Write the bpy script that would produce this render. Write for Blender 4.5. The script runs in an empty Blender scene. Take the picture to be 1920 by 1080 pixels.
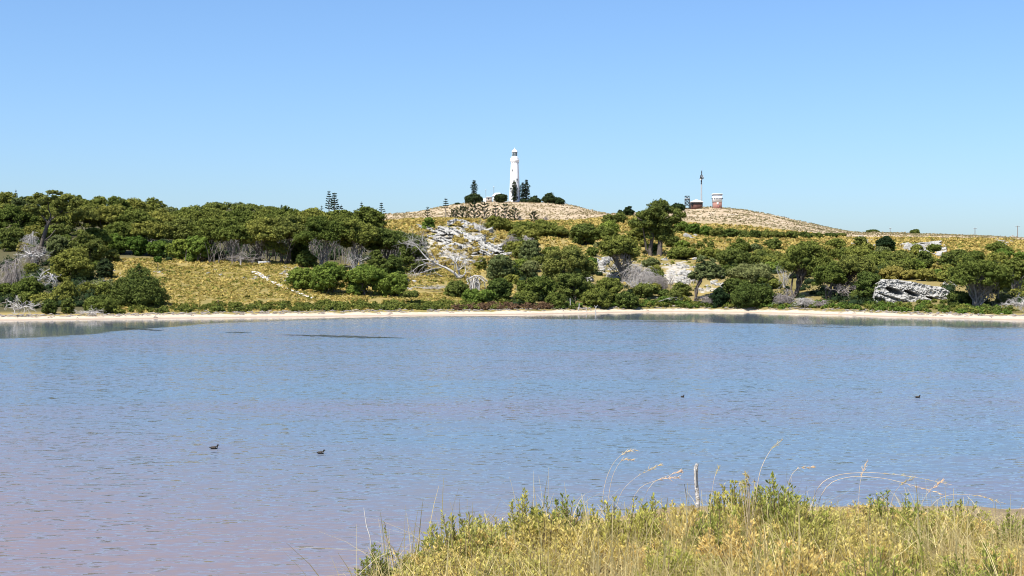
import bpy, math, random
import numpy as np
from mathutils import Vector
R = math.radians
F = 2667.0            # pixels of focal length of a 50 mm lens on a 1920 px wide frame
EYE = 7.0             # eye height over the lake
HOR = 525.0           # image row of the horizon
SC = bpy.context.scene
COL = SC.collection

# ------------------------------------------------------------------ camera, sky, sun, exposure
cam_d = bpy.data.cameras.new("camera"); cam_d.lens = 50; cam_d.sensor_width = 36
cam_d.clip_start = 0.1; cam_d.clip_end = 12000
cam = bpy.data.objects.new("camera", cam_d); COL.objects.link(cam)
cam.location = (0, 0, EYE); cam.rotation_euler = (R(90) - math.atan(15 / F), 0, 0)
SC.camera = cam
SUN_EL, SUN_AZ = R(58), R(-140)       # azimuth from +Y towards +X: the sun stands behind the left shoulder
world = bpy.data.worlds.new("World"); SC.world = world; world.use_nodes = True
wn = world.node_tree
sky = wn.nodes.new("ShaderNodeTexSky"); sky.sky_type = 'NISHITA'; sky.sun_disc = False
sky.sun_elevation = SUN_EL; sky.sun_rotation = SUN_AZ
sky.altitude = 0; sky.air_density = 1.0; sky.dust_density = 1.0; sky.ozone_density = 10.0
bg = wn.nodes["Background"]; bg.inputs[1].default_value = 0.107
wn.links.new(sky.outputs[0], bg.inputs[0])
sun_d = bpy.data.lights.new("sun", 'SUN'); sun_d.energy = 5.0; sun_d.angle = R(0.5); sun_d.color = (1.0, 0.955, 0.88)
sun = bpy.data.objects.new("sun", sun_d); COL.objects.link(sun)
sdir = Vector((math.sin(SUN_AZ) * math.cos(SUN_EL), math.cos(SUN_AZ) * math.cos(SUN_EL), math.sin(SUN_EL)))
sun.rotation_euler = (-sdir).to_track_quat('-Z', 'Y').to_euler(); sun.location = (-60, -60, 90)
SC.view_settings.view_transform = 'Standard'; SC.view_settings.look = 'None'
SC.view_settings.gamma = 1; SC.view_settings.use_curve_mapping = False
SC.view_settings.exposure = 0.78
SC.cycles.filter_width = 1.05

# ------------------------------------------------------------------ mesh helpers
class MB:
    """collects vertex and face arrays, builds one mesh object"""
    def __init__(s): s.v = []; s.f = []; s.n = 0; s.t = []
    def add(s, v, f, tint=None):
        v = np.asarray(v, float).reshape(-1, 3); f = np.asarray(f, int)
        s.v.append(v); s.f.append(f + s.n); s.n += len(v)
        s.t.append(np.full(len(f), 0.5) if tint is None else np.broadcast_to(tint, (len(f),)))
        return s
    def box(s, c, d, rz=0.0):
        x, y, z = [k / 2 for k in d]
        v = np.array([(a * x, b * y, e * z) for e in (-1, 1) for b in (-1, 1) for a in (-1, 1)], float)
        if rz: v = v @ np.array([[math.cos(rz), math.sin(rz), 0], [-math.sin(rz), math.cos(rz), 0], [0, 0, 1]])
        return s.add(v + np.array(c), [(0, 2, 3, 1), (4, 5, 7, 6), (0, 1, 5, 4), (2, 6, 7, 3), (0, 4, 6, 2), (1, 3, 7, 5)])
    def tube(s, p, r, n=5, tint=None, cap=False):
        p = np.asarray(p, float); m = len(p); r = np.broadcast_to(np.asarray(r, float), (m,))
        t = np.gradient(p, axis=0); t /= np.linalg.norm(t, axis=1)[:, None] + 1e-9
        up = np.where(np.abs(t[:, 2:3]) > 0.9, np.array([[1., 0, 0]]), np.array([[0, 0, 1.]]))
        if abs(t[:, 2]).mean() > 0.6: up = np.tile(np.array([[1., 0, 0]]), (m, 1))
        a = np.cross(up, t); a /= np.linalg.norm(a, axis=1)[:, None] + 1e-9
        b = np.cross(t, a)
        an = np.arange(n) * 2 * math.pi / n
        v = p[:, None] + r[:, None, None] * (a[:, None] * np.cos(an)[None, :, None] + b[:, None] * np.sin(an)[None, :, None])
        i = np.arange(m - 1)[:, None] * n; j = np.arange(n)[None]; k = (j + 1) % n
        f = np.stack([i + j, i + k, i + n + k, i + n + j], -1).reshape(-1, 4)
        s.add(v.reshape(-1, 3), f, tint)
        if cap:
            s.add(v[-1], np.array([list(range(n))])) if n in (3, 4) else s.add(np.vstack([v[-1], p[-1:]]), [(q, (q + 1) % n, n) for q in range(n)])
        return s
    def lathe(s, prof, n=20, cap=True):
        prof = np.asarray(prof, float); m = len(prof); an = np.arange(n) * 2 * math.pi / n
        v = np.stack([prof[:, 0:1] * np.cos(an), prof[:, 0:1] * np.sin(an), np.repeat(prof[:, 1:2], n, 1)], -1).reshape(-1, 3)
        i = np.arange(m - 1)[:, None] * n; j = np.arange(n)[None]; k = (j + 1) % n
        s.add(v, np.stack([i + j, i + k, i + n + k, i + n + j], -1).reshape(-1, 4))
        if cap: s.add(np.vstack([v[-n:], [[0, 0, prof[-1, 1]]]]), [(q, (q + 1) % n, n) for q in range(n)])
        return s
    def build(s, name, mat, parent=None, smooth=False):
        me = bpy.data.meshes.new(name)
        v = np.concatenate(s.v); me.vertices.add(len(v)); me.vertices.foreach_set("co", v.ravel())
        tot = np.concatenate([np.full(len(f), f.shape[1]) for f in s.f])
        loops = np.concatenate([f.ravel() for f in s.f])
        me.loops.add(len(loops)); me.loops.foreach_set("vertex_index", loops.astype(np.int32))
        me.polygons.add(len(tot)); me.polygons.foreach_set("loop_start", (np.cumsum(tot) - tot).astype(np.int32))
        me.polygons.foreach_set("loop_total", tot.astype(np.int32))
        if smooth: me.polygons.foreach_set("use_smooth", np.ones(len(tot), bool))
        me.update(calc_edges=True)
        at = me.attributes.new("tint", 'FLOAT', 'FACE'); at.data.foreach_set("value", np.concatenate(s.t).astype(np.float32))
        me.materials.append(mat)
        o = bpy.data.objects.new(name, me); COL.objects.link(o)
        if parent: o.parent = parent
        return o
def tag(o, label=None, cat=None, group=None, kind=None):
    if label: o['label'] = label
    if cat: o['category'] = cat
    if group: o['group'] = group
    if kind: o['kind'] = kind
    return o
def thing(name, loc, label, cat, group=None, rz=0.0):
    o = bpy.data.objects.new(name, None); COL.objects.link(o); o.empty_display_size = 0.3
    o.location = loc; o.rotation_euler = (0, 0, rz)
    return tag(o, label, cat, group)
def copy_tree(o, parent=None):
    c = o.copy(); COL.objects.link(c); c.parent = parent
    for ch in [k for k in o.children]: copy_tree(ch, c)
    return c

# value noise on arrays
_pr = np.random.default_rng(7); _T = _pr.random((256, 256))
def vnoise(x, y):
    xi = np.floor(x).astype(int); yi = np.floor(y).astype(int); fx = x - xi; fy = y - yi
    fx = fx * fx * (3 - 2 * fx); fy = fy * fy * (3 - 2 * fy)
    g = lambda a, b: _T[a % 256, b % 256]
    return (g(xi, yi) * (1 - fx) + g(xi + 1, yi) * fx) * (1 - fy) + (g(xi, yi + 1) * (1 - fx) + g(xi + 1, yi + 1) * fx) * fy
def fbm(x, y, o=4):
    s = 0; a = .5
    for k in range(o): s = s + a * (vnoise(x * 2 ** k + 17 * k, y * 2 ** k + 31 * k) - .5); a *= .5
    return s

# ------------------------------------------------------------------ materials
def mat(name):
    m = bpy.data.materials.new(name); m.use_nodes = True
    return m, m.node_tree, m.node_tree.nodes["Principled BSDF"]
def N(nt, t, **kw):
    n = nt.nodes.new(t)
    for k, v in kw.items(): setattr(n, k, v)
    return n
def mixc(nt, fac, a, b, mode='MIX'):
    n = N(nt, "ShaderNodeMix", data_type='RGBA', blend_type=mode)
    for s, v in ((0, fac), (6, a), (7, b)):
        if hasattr(v, 'is_output'): nt.links.new(v, n.inputs[s])
        elif s == 0: n.inputs[0].default_value = v
        else: n.inputs[s].default_value = (*v, 1) if len(v) == 3 else v
    return n.outputs[2]
def math_(nt, op, a, b=0.0, c=0.0, clamp=False):
    n = N(nt, "ShaderNodeMath", operation=op, use_clamp=clamp)
    for i, v in enumerate((a, b, c)):
        if hasattr(v, 'is_output'): nt.links.new(v, n.inputs[i])
        else: n.inputs[i].default_value = v
    return n.outputs[0]
def noise(nt, scale, detail=4, vec=None, rough=.55):
    n = N(nt, "ShaderNodeTexNoise"); n.inputs["Scale"].default_value = scale; n.inputs["Detail"].default_value = detail
    n.inputs["Roughness"].default_value = rough
    if vec: nt.links.new(vec, n.inputs["Vector"])
    return n
def ramp(nt, fac, lo, hi):
    n = N(nt, "ShaderNodeMapRange"); nt.links.new(fac, n.inputs[0]); n.inputs[1].default_value = lo; n.inputs[2].default_value = hi
    return n.outputs[0]
def leaf_mat(name, c1, c2, trans=.26):
    m, nt, p = mat(name); nt.nodes.remove(p)
    at = N(nt, "ShaderNodeAttribute", attribute_name="tint"); oi = N(nt, "ShaderNodeObjectInfo")
    c = mixc(nt, at.outputs["Fac"], c1, c2)
    k = math_(nt, 'MULTIPLY_ADD', oi.outputs["Random"], .55, .70)
    h = N(nt, "ShaderNodeHueSaturation"); nt.links.new(k, h.inputs["Value"]); nt.links.new(c, h.inputs["Color"])
    hr = math_(nt, 'MULTIPLY_ADD', oi.outputs["Random"], -.05, .528); nt.links.new(hr, h.inputs["Hue"])
    d = N(nt, "ShaderNodeBsdfDiffuse"); t = N(nt, "ShaderNodeBsdfTranslucent"); x = N(nt, "ShaderNodeMixShader")
    nt.links.new(h.outputs[0], d.inputs[0]); nt.links.new(h.outputs[0], t.inputs[0]); x.inputs[0].default_value = trans
    nt.links.new(d.outputs[0], x.inputs[1]); nt.links.new(t.outputs[0], x.inputs[2])
    nt.links.new(x.outputs[0], nt.nodes["Material Output"].inputs[0])
    return m
def plain(name, c, rough=.7, var=.25, scale=3.0, spec=.3, bump=0.0, c2=None):
    m, nt, p = mat(name); tc = N(nt, "ShaderNodeTexCoord")
    n = noise(nt, scale, 5, tc.outputs["Object"])
    lo = c2 if c2 else tuple(k * (1 - var) for k in c)
    nt.links.new(mixc(nt, ramp(nt, n.outputs[0], .3, .7), lo, c), p.inputs["Base Color"])
    p.inputs["Roughness"].default_value = rough; p.inputs["Specular IOR Level"].default_value = spec
    if bump:
        b = N(nt, "ShaderNodeBump"); b.inputs["Strength"].default_value = bump; b.inputs["Distance"].default_value = .1
        nt.links.new(n.outputs[0], b.inputs["Height"]); nt.links.new(b.outputs[0], p.inputs["Normal"])
    return m
LEAF = {
    'olive': leaf_mat("foliage olive", (.068, .086, .02), (.245, .26, .056)),
    'dark': leaf_mat("foliage dark green", (.052, .070, .02), (.19, .215, .05)),
    'bright': leaf_mat("foliage bright green", (.075, .118, .022), (.205, .262, .05)),
    'grey': leaf_mat("foliage grey green", (.10, .115, .042), (.22, .24, .09)),
    'yellow': leaf_mat("foliage yellow green", (.12, .12, .025), (.31, .285, .07)),
    'gold': leaf_mat("foliage golden", (.28, .20, .055), (.58, .43, .145)),
    'brown': leaf_mat("foliage red brown", (.10, .06, .035), (.19, .125, .07)),
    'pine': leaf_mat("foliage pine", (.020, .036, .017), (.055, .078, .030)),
}
M_BARK = plain("bark dark", (.13, .105, .085), .9, .5, 2)
M_BARKG = plain("bark grey", (.26, .235, .21), .9, .5, 2)
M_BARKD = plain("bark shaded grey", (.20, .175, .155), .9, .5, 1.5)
M_DEAD = plain("bleached wood", (.52, .49, .45), .85, .5, 1.5)
M_TWIG = plain("grey twigs", (.33, .29, .265), .9, .4, 1.2)
M_ROCK = plain("limestone", (.46, .445, .41), .9, 0, 2.6, .2, 1.0, c2=(.19, .18, .155))
M_CLIFF = plain("cliff limestone", (.43, .42, .395), .9, 0, 1.5, .2, 1.2, c2=(.20, .19, .165))
M_WHITE = plain("white paint", (.80, .80, .79), .6, .06, .6)
M_DARK = plain("dark metal", (.035, .04, .045), .5, .3, 2)
M_GREY = plain("galvanised steel", (.42, .43, .44), .45, .2, 2, .5)
M_POLE = plain("pole wood", (.22, .19, .17), .85, .3, 2)

# ------------------------------------------------------------------ terrain of the far shore
# columns: image column -> row of the water edge, then (distance, row) pairs of the ground seen there
COLS = {
 -900: (640, [(232, 588), (262, 560), (320, 520), (420, 470), (520, 420), (700, 430), (1000, 440), (1400, 470)]),
 -300: (612, [(238, 592), (262, 575), (310, 520), (360, 470), (430, 420), (520, 400), (700, 420), (1000, 440), (1400, 470)]),
 0:   (603, [(252, 592), (266, 578), (300, 532), (350, 478), (420, 425), (510, 398), (600, 405), (800, 420), (1100, 450), (1400, 470)]),
 200: (601, [(254, 590), (270, 576), (290, 545), (322, 497), (350, 470), (410, 440), (500, 408), (560, 405), (700, 415), (900, 420), (1400, 470)]),
 350: (599, [(258, 586), (274, 575), (308, 530), (345, 488), (372, 470), (430, 440), (510, 416), (650, 418), (850, 398), (950, 390), (1100, 400), (1400, 450)]),
 500: (597, [(264, 584), (280, 572), (306, 540), (340, 496), (368, 476), (430, 445), (500, 420), (650, 425), (850, 400), (960, 392), (1100, 402), (1400, 450)]),
 650: (595, [(270, 583), (285, 571), (306, 545), (336, 512), (368, 482), (430, 448), (500, 420), (650, 425), (850, 408), (1000, 402), (1100, 410), (1400, 450)]),
 760: (594, [(275, 582), (291, 569), (314, 542), (346, 502), (386, 462), (440, 428), (490, 415), (600, 415), (800, 405), (900, 401), (1050, 406), (1400, 450)]),
 850: (593, [(280, 582), (297, 568), (316, 545), (346, 502), (386, 452), (420, 420), (450, 411), (600, 412), (750, 405), (950, 387), (1010, 381), (1100, 390), (1400, 450)]),
 960: (592, [(283, 581), (300, 567), (318, 545), (350, 502), (390, 460), (440, 430), (500, 420), (650, 415), (800, 404), (1000, 379), (1045, 378), (1150, 392), (1400, 450)]),
 1060: (590, [(290, 581), (307, 568), (324, 543), (354, 502), (392, 464), (440, 434), (500, 422), (650, 416), (800, 404), (1000, 383), (1045, 382), (1150, 396), (1400, 450)]),
 1150: (588, [(302, 579), (315, 567), (331, 541), (360, 500), (392, 468), (440, 440), (500, 425), (620, 410), (740, 402), (850, 404), (1000, 405), (1150, 415), (1400, 450)]),
 1230: (587, [(305, 578), (317, 566), (331, 543), (360, 500), (396, 470), (450, 446), (510, 424), (620, 408), (715, 396), (740, 396), (850, 405), (1000, 420), (1400, 460)]),
 1320: (587, [(304, 579), (315, 567), (328, 546), (358, 500), (400, 474), (450, 455), (520, 437), (600, 418), (700, 391), (745, 388), (830, 400), (1000, 425), (1400, 460)]),
 1410: (588, [(300, 580), (312, 568), (328, 545), (356, 503), (400, 476), (450, 456), (530, 438), (600, 421), (700, 399), (745, 394), (830, 410), (1000, 430), (1400, 470)]),
 1500: (590, [(292, 582), (305, 570), (322, 548), (350, 508), (388, 482), (440, 458), (550, 440), (620, 432), (700, 418), (745, 414), (830, 425), (1000, 440), (1400, 475)]),
 1590: (593, [(279, 584), (292, 573), (310, 550), (340, 512), (380, 485), (430, 466), (500, 456), (590, 446), (700, 438), (745, 437), (830, 442), (1000, 450), (1400, 480)]),
 1700: (597, [(268, 586), (281, 575), (296, 562), (309, 530), (335, 508), (375, 486), (430, 468), (500, 454), (600, 445), (700, 439), (750, 437), (850, 445), (1000, 455), (1400, 480)]),
 1800: (600, [(260, 588), (274, 577), (290, 562), (306, 535), (335, 508), (378, 488), (430, 472), (500, 457), (600, 447), (700, 442), (750, 440), (850, 447), (1000, 455), (1400, 480)]),
 1920: (603, [(254, 590), (268, 578), (286, 560), (312, 530), (345, 503), (388, 486), (430, 474), (500, 459), (600, 451), (700, 448), (750, 447), (850, 452), (1000, 460), (1400, 480)]),
 2300: (612, [(240, 592), (262, 575), (310, 530), (380, 490), (500, 462), (750, 450), (1000, 460), (1400, 480)]),
 2900: (640, [(240, 590), (262, 565), (320, 520), (420, 480), (560, 460), (750, 455), (1000, 465), (1400, 490)]),
}
COLS = {k: (a - 2.5, b) for k, (a, b) in COLS.items()}
GD = np.linspace(0, 1, 700); GD = 215 * (1400 / 215) ** GD
GP = np.array(sorted(COLS), float)
_Z = []
for p in sorted(COLS):
    yw, c = COLS[p]; dw = EYE * F / (yw - HOR)
    dd = [180, dw - 12, dw] + [a for a, b in c if a > dw + 3]; zz = [-3, -.9, 0] + [EYE + (HOR - b) / F * a for a, b in c if a > dw + 3]
    z = np.interp(GD, dd, zz)
    k = np.ones(9) / 9; zs = np.convolve(np.pad(z, 4, mode='edge'), k, 'valid')
    w = np.clip((GD - dw - 12) / 25, 0, 1); _Z.append(z * (1 - w) + zs * w)
_Z = np.array(_Z)
PXF = np.arange(-900, 2901, 10.0)
_ZF = np.stack([np.interp(PXF, GP, _Z[:, j]) for j in range(len(GD))], 1)
kk = np.hanning(13); kk /= kk.sum()
_ZF = np.apply_along_axis(lambda a: np.convolve(np.pad(a, 6, mode='edge'), kk, 'valid'), 0, _ZF)
def terr(X, Y, bumps=True):
    X = np.asarray(X, float); Y = np.asarray(Y, float)
    px = X / Y * F + 960
    i = np.clip((px + 900) / 10, 0, len(PXF) - 1.001); j = np.clip(np.log(np.maximum(Y, 216) / 215) / math.log(1400 / 215) * 699, 0, 698.999)
    i0 = i.astype(int); j0 = j.astype(int); a = i - i0; b = j - j0
    z = (_ZF[i0, j0] * (1 - a) + _ZF[i0 + 1, j0] * a) * (1 - b) + (_ZF[i0, j0 + 1] * (1 - a) + _ZF[i0 + 1, j0 + 1] * a) * b
    if bumps:
        k = np.clip((z - .4) / 2.5, 0, 1); far = np.clip((Y - 300) / 500, 0, 1)
        z = z + k * (fbm(X / 9, Y / 9) * (.7 + .2 * far) + fbm(X / 38 + 5, Y / 38) * (1.0 + .9 * far)) + (1 - k) * fbm(X / 6, Y / 6) * .12
    return z
_DS = np.arange(236, 1250, 1.0)
def hit(px, py):
    """first ground point seen at an image position"""
    X = (px - 960) / F * _DS; z = terr(X, _DS); y = HOR + F * (EYE - z) / _DS
    k = np.nonzero(y <= py)[0]; d = _DS[k[0]] if len(k) else _DS[int(np.argmin(y))]
    x = (px - 960) / F * d
    return float(x), float(d), float(terr(x, d))
def ground(px, d):
    x = (px - 960) / F * d
    return x, d, float(terr(x, d))
def zrow(py, d): return EYE + (HOR - py) / F * d

ROCKZ = [(862, 455, 92, 46, 1), (1272, 515, 42, 34, 1), (1135, 505, 30, 30, .7), (1730, 464, 46, 14, 1), (1620, 452, 26, 10, .8), (1882, 454, 28, 9, .8),
         (546, 512, 20, 16, .9), (470, 516, 70, 10, .35), (375, 512, 14, 5, .6), (295, 508, 9, 9, .7), (1290, 444, 20, 6, .6), (800, 540, 40, 8, .5), (1180, 505, 40, 25, .8), (1330, 545, 40, 20, .7), (690, 640, 1, 1, 0), (1300, 400, 70, 8, .35), (1375, 398, 40, 7, .6)]
def zones(px, py, d):
    rock = np.zeros_like(px)
    for a, b, w, h, s in ROCKZ: rock = np.maximum(rock, s * np.clip(1.5 * (1.2 - np.sqrt(((px - a) / w) ** 2 + ((py - b) / h) ** 2)), 0, 1))
    dune = np.clip((d - np.where(px < 1240, 620, 560)) / 60, 0, 1) * np.clip((px - 560) / 120, 0, 1)
    top = np.interp(px, [0, 200, 350, 500, 640, 780, 830], [560, 488, 486, 492, 500, 490, 440])
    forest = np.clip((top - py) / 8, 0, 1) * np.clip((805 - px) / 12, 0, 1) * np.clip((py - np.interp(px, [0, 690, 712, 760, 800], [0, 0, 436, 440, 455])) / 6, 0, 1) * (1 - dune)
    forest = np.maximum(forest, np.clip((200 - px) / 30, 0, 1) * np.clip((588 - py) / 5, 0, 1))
    shrub = np.clip((px - 960) / 30, 0, 1) * np.clip((py - 470) / 25, 0, 1) * np.clip((590 - py) / 6, 0, 1) * .35
    return rock, dune, np.maximum(forest, shrub * (1 - rock))
def build_terrain():
    px = np.concatenate([np.arange(-900, -60, 40), np.arange(-60, 1981, 6), np.arange(2020, 2901, 40)]).astype(float)
    d = 228 * (1400 / 228) ** np.linspace(0, 1, 300)
    P, D = np.meshgrid(px, d, indexing='ij'); X = (P - 960) / F * D; Z = terr(X, D)
    n, m = P.shape
    i = np.arange(n - 1)[:, None] * m; j = np.arange(m - 1)[None]
    f = np.stack([i + j, i + m + j, i + m + j + 1, i + j + 1], -1).reshape(-1, 4)
    b = MB(); b.add(np.stack([X, D, Z], -1).reshape(-1, 3), f)
    mt, nt, p = mat("hillside ground")
    at = N(nt, "ShaderNodeAttribute", attribute_name="zone"); sp = N(nt, "ShaderNodeSeparateColor"); nt.links.new(at.outputs["Color"], sp.inputs[0])
    geo = N(nt, "ShaderNodeNewGeometry"); pos = geo.outputs["Position"]; xyz = N(nt, "ShaderNodeSeparateXYZ"); nt.links.new(pos, xyz.inputs[0])
    n1 = noise(nt, .35, 5, pos); n2 = noise(nt, 1.3, 4, pos); n3 = noise(nt, .06, 4, pos); n4 = noise(nt, .16, 6, pos, .7)
    heath = mixc(nt, ramp(nt, n1.outputs[0], .35, .65), (.25, .195, .065), (.15, .13, .045))
    heath = mixc(nt, ramp(nt, n3.outputs[0], .42, .62), heath, (.28, .215, .08))
    dune = mixc(nt, ramp(nt, n4.outputs[0], .40, .62), (.40, .31, .205), (.315, .24, .145))
    dune = mixc(nt, ramp(nt, n1.outputs[0], .54, .74), dune, (.56, .485, .39))
    c = mixc(nt, sp.outputs[1], heath, dune)
    c = mixc(nt, sp.outputs[2], c, mixc(nt, n2.outputs[0], (.045, .040, .022), (.11, .10, .045)))  # forest floor darkened, the wood's dense shade put into the ground colour
    rk = mixc(nt, ramp(nt, n2.outputs[0], .38, .66), (.44, .41, .36), (.26, .23, .17))
    rf = math_(nt, 'ADD', math_(nt, 'MULTIPLY', n1.outputs[0], 1.1), math_(nt, 'MULTIPLY_ADD', sp.outputs[0], .55, -.95))
    c = mixc(nt, ramp(nt, rf, .0, .12), c, rk)
    sand = mixc(nt, ramp(nt, n2.outputs[0], .35, .65), (.52, .44, .335), (.42, .345, .255))
    sand = mixc(nt, ramp(nt, math_(nt, 'ADD', xyz.outputs[2], math_(nt, 'MULTIPLY', n1.outputs[0], .1)), .28, .10), sand, (.33, .245, .18))
    hz = math_(nt, 'ADD', xyz.outputs[2], math_(nt, 'MULTIPLY', n1.outputs[0], .9))
    c = mixc(nt, ramp(nt, hz, 1.15, .95), c, sand)
    nt.links.new(c, p.inputs["Base Color"]); p.inputs["Roughness"].default_value = .95; p.inputs["Specular IOR Level"].default_value = .1
    bp = N(nt, "ShaderNodeBump"); bp.inputs["Strength"].default_value = .4; bp.inputs["Distance"].default_value = .5
    nt.links.new(n1.outputs[0], bp.inputs["Height"]); nt.links.new(bp.outputs[0], p.inputs["Normal"])
    o = b.build("hillside", mt, smooth=True)
    r, du, fo = zones(P, HOR + F * (EYE - Z) / D, D)
    ca = o.data.color_attributes.new("zone", 'FLOAT_COLOR', 'POINT')
    ca.data.foreach_set("color", np.stack([r, du, fo, np.ones_like(r)], -1).astype(np.float32).ravel())
    tag(o, "long scrubby slope and bare dunes rising beyond the sandy lake edge", kind='structure')
build_terrain()

# ------------------------------------------------------------------ lake
def build_lake():
    b = MB(); b.add([(-4000, -60, 0), (4000, -60, 0), (4000, 6000, 0), (-4000, 6000, 0)], [(0, 1, 2, 3)])
    m, nt, p = mat("lake water")
    geo = N(nt, "ShaderNodeNewGeometry"); pos = geo.outputs["Position"]
    def mapped(sx, sy, off):
        k = N(nt, "ShaderNodeMapping"); k.inputs["Scale"].default_value = (sx, sy, 1); k.inputs["Location"].default_value = off
        k.inputs["Rotation"].default_value = (0, 0, R(6)); nt.links.new(pos, k.inputs[0]); return k.outputs[0]
    a1 = noise(nt, 1.0, 2, mapped(1.7, 5.0, (3, 1, 0)), .6); a2 = noise(nt, 1.0, 2, mapped(.45, 1.3, (9, 4, 0)), .5)
    def slope(n, s):
        v = N(nt, "ShaderNodeVectorMath", operation='SUBTRACT'); nt.links.new(n.outputs["Color"], v.inputs[0]); v.inputs[1].default_value = (.5, .5, .5)
        w = N(nt, "ShaderNodeVectorMath", operation='MULTIPLY'); nt.links.new(v.outputs[0], w.inputs[0]); w.inputs[1].default_value = s; return w.outputs[0]
    sm = N(nt, "ShaderNodeVectorMath", operation='ADD'); nt.links.new(slope(a1, (.38, .98, 0)), sm.inputs[0]); nt.links.new(slope(a2, (.08, .20, 0)), sm.inputs[1])
    # calm water in the lee of the far shore and in the left bay, gusts elsewhere
    xyz = N(nt, "ShaderNodeSeparateXYZ"); nt.links.new(pos, xyz.inputs[0])
    big = noise(nt, 1.0, 4, mapped(.012, .05, (0, 0, 0)))
    shore = N(nt, "ShaderNodeFloatCurve"); c = shore.mapping.curves[0]
    pts = [(-1.4, 120), (-.8, 140), (-.60, 165), (-.54, 190), (-.49, 230), (-.38, 250), (-.2, 266), (0, 268), (.05, 260), (.22, 248), (.46, 228), (.66, 210), (.9, 200), (1.4, 190)]
    pts = [((x * 100 + 150) / 300, y / 300) for x, y in pts]
    c.points[0].location = (0, pts[0][1]); c.points[-1].location = (1, pts[-1][1])
    for x, y in pts: c.points.new(x, y)
    for q in c.points: q.handle_type = 'VECTOR'
    shore.mapping.update()
    nt.links.new(math_(nt, 'MULTIPLY_ADD', xyz.outputs[0], 1 / 300, .5), shore.inputs[1])
    edge = math_(nt, 'MULTIPLY', shore.outputs[0], 300)
    dist = math_(nt, 'SUBTRACT', edge, xyz.outputs[1])
    dist = math_(nt, 'ADD', dist, math_(nt, 'MULTIPLY_ADD', big.outputs[0], 44, -22))
    wind = ramp(nt, dist, -4, 14)
    amp = math_(nt, 'MULTIPLY_ADD', wind, .96, .04)
    amp = math_(nt, 'MULTIPLY', amp, math_(nt, 'MULTIPLY_ADD', big.outputs[0], .5, .75))
    sky_tilt = N(nt, "ShaderNodeVectorMath", operation='ADD'); nt.links.new(sm.outputs[0], sky_tilt.inputs[0]); sky_tilt.inputs[1].default_value = (0, -.082, 0)   # constant tilt to the near shore, added so ripples reflect more sky
    sc = N(nt, "ShaderNodeVectorMath", operation='SCALE'); nt.links.new(sky_tilt.outputs[0], sc.inputs[0]); nt.links.new(amp, sc.inputs[3])
    up = N(nt, "ShaderNodeVectorMath", operation='ADD'); nt.links.new(sc.outputs[0], up.inputs[0]); up.inputs[1].default_value = (0, 0, 1)
    nm = N(nt, "ShaderNodeVectorMath", operation='NORMALIZE'); nt.links.new(up.outputs[0], nm.inputs[0])
    nt.links.new(nm.outputs[0], p.inputs["Normal"])
    pk = noise(nt, 1.0, 4, mapped(.018, .055, (40, 9, 0)))
    deep = mixc(nt, ramp(nt, pk.outputs[0], .42, .68), (.106, .150, .190), (.134, .136, .165))
    near = ramp(nt, math_(nt, 'ADD', xyz.outputs[1], math_(nt, 'MULTIPLY', xyz.outputs[0], .9)), 58, 26)
    nt.links.new(mixc(nt, near, deep, (.170, .138, .142)), p.inputs["Base Color"])
    p.inputs["Roughness"].default_value = .06; p.inputs["IOR"].default_value = 1.333
    tag(b.build("lake", m), "broad blue and pink tinged salt lake with wind ripples", kind='structure')
build_lake()

# ------------------------------------------------------------------ foliage
_i = (1 + 5 ** .5) / 2
ICO_V = np.array([(-1, _i, 0), (1, _i, 0), (-1, -_i, 0), (1, -_i, 0), (0, -1, _i), (0, 1, _i), (0, -1, -_i), (0, 1, -_i), (_i, 0, -1), (_i, 0, 1), (-_i, 0, -1), (-_i, 0, 1)]) / math.sqrt(1 + _i * _i)
ICO_F = np.array([(0, 11, 5), (0, 5, 1), (0, 1, 7), (0, 7, 10), (0, 10, 11), (1, 5, 9), (5, 11, 4), (11, 10, 2), (10, 7, 6), (7, 1, 8), (3, 9, 4), (3, 4, 2), (3, 2, 6), (3, 6, 8), (3, 8, 9), (4, 9, 5), (2, 4, 11), (6, 2, 10), (8, 6, 7), (9, 8, 1)])
def dirs(rng, n):
    v = rng.normal(size=(n, 3)); return v / np.linalg.norm(v, axis=1)[:, None]
def leaves(b, pts, nor, size, tint, rng, jit=.42):
    n = len(pts)
    if not n: return
    nn = nor + jit * rng.normal(size=(n, 3)); nn /= np.linalg.norm(nn, axis=1)[:, None] + 1e-9
    a = np.cross(nn, dirs(rng, n)); a /= np.linalg.norm(a, axis=1)[:, None] + 1e-9; c = np.cross(nn, a)
    s = size * rng.uniform(.6, 1.35, (n, 1))
    v = np.stack([pts + a * s * .75, pts - a * s * .45 + c * s * .55, pts - a * s * .35 - c * s * .5], 1).reshape(-1, 3)
    b.add(v, np.arange(3 * n).reshape(n, 3), tint)
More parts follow.
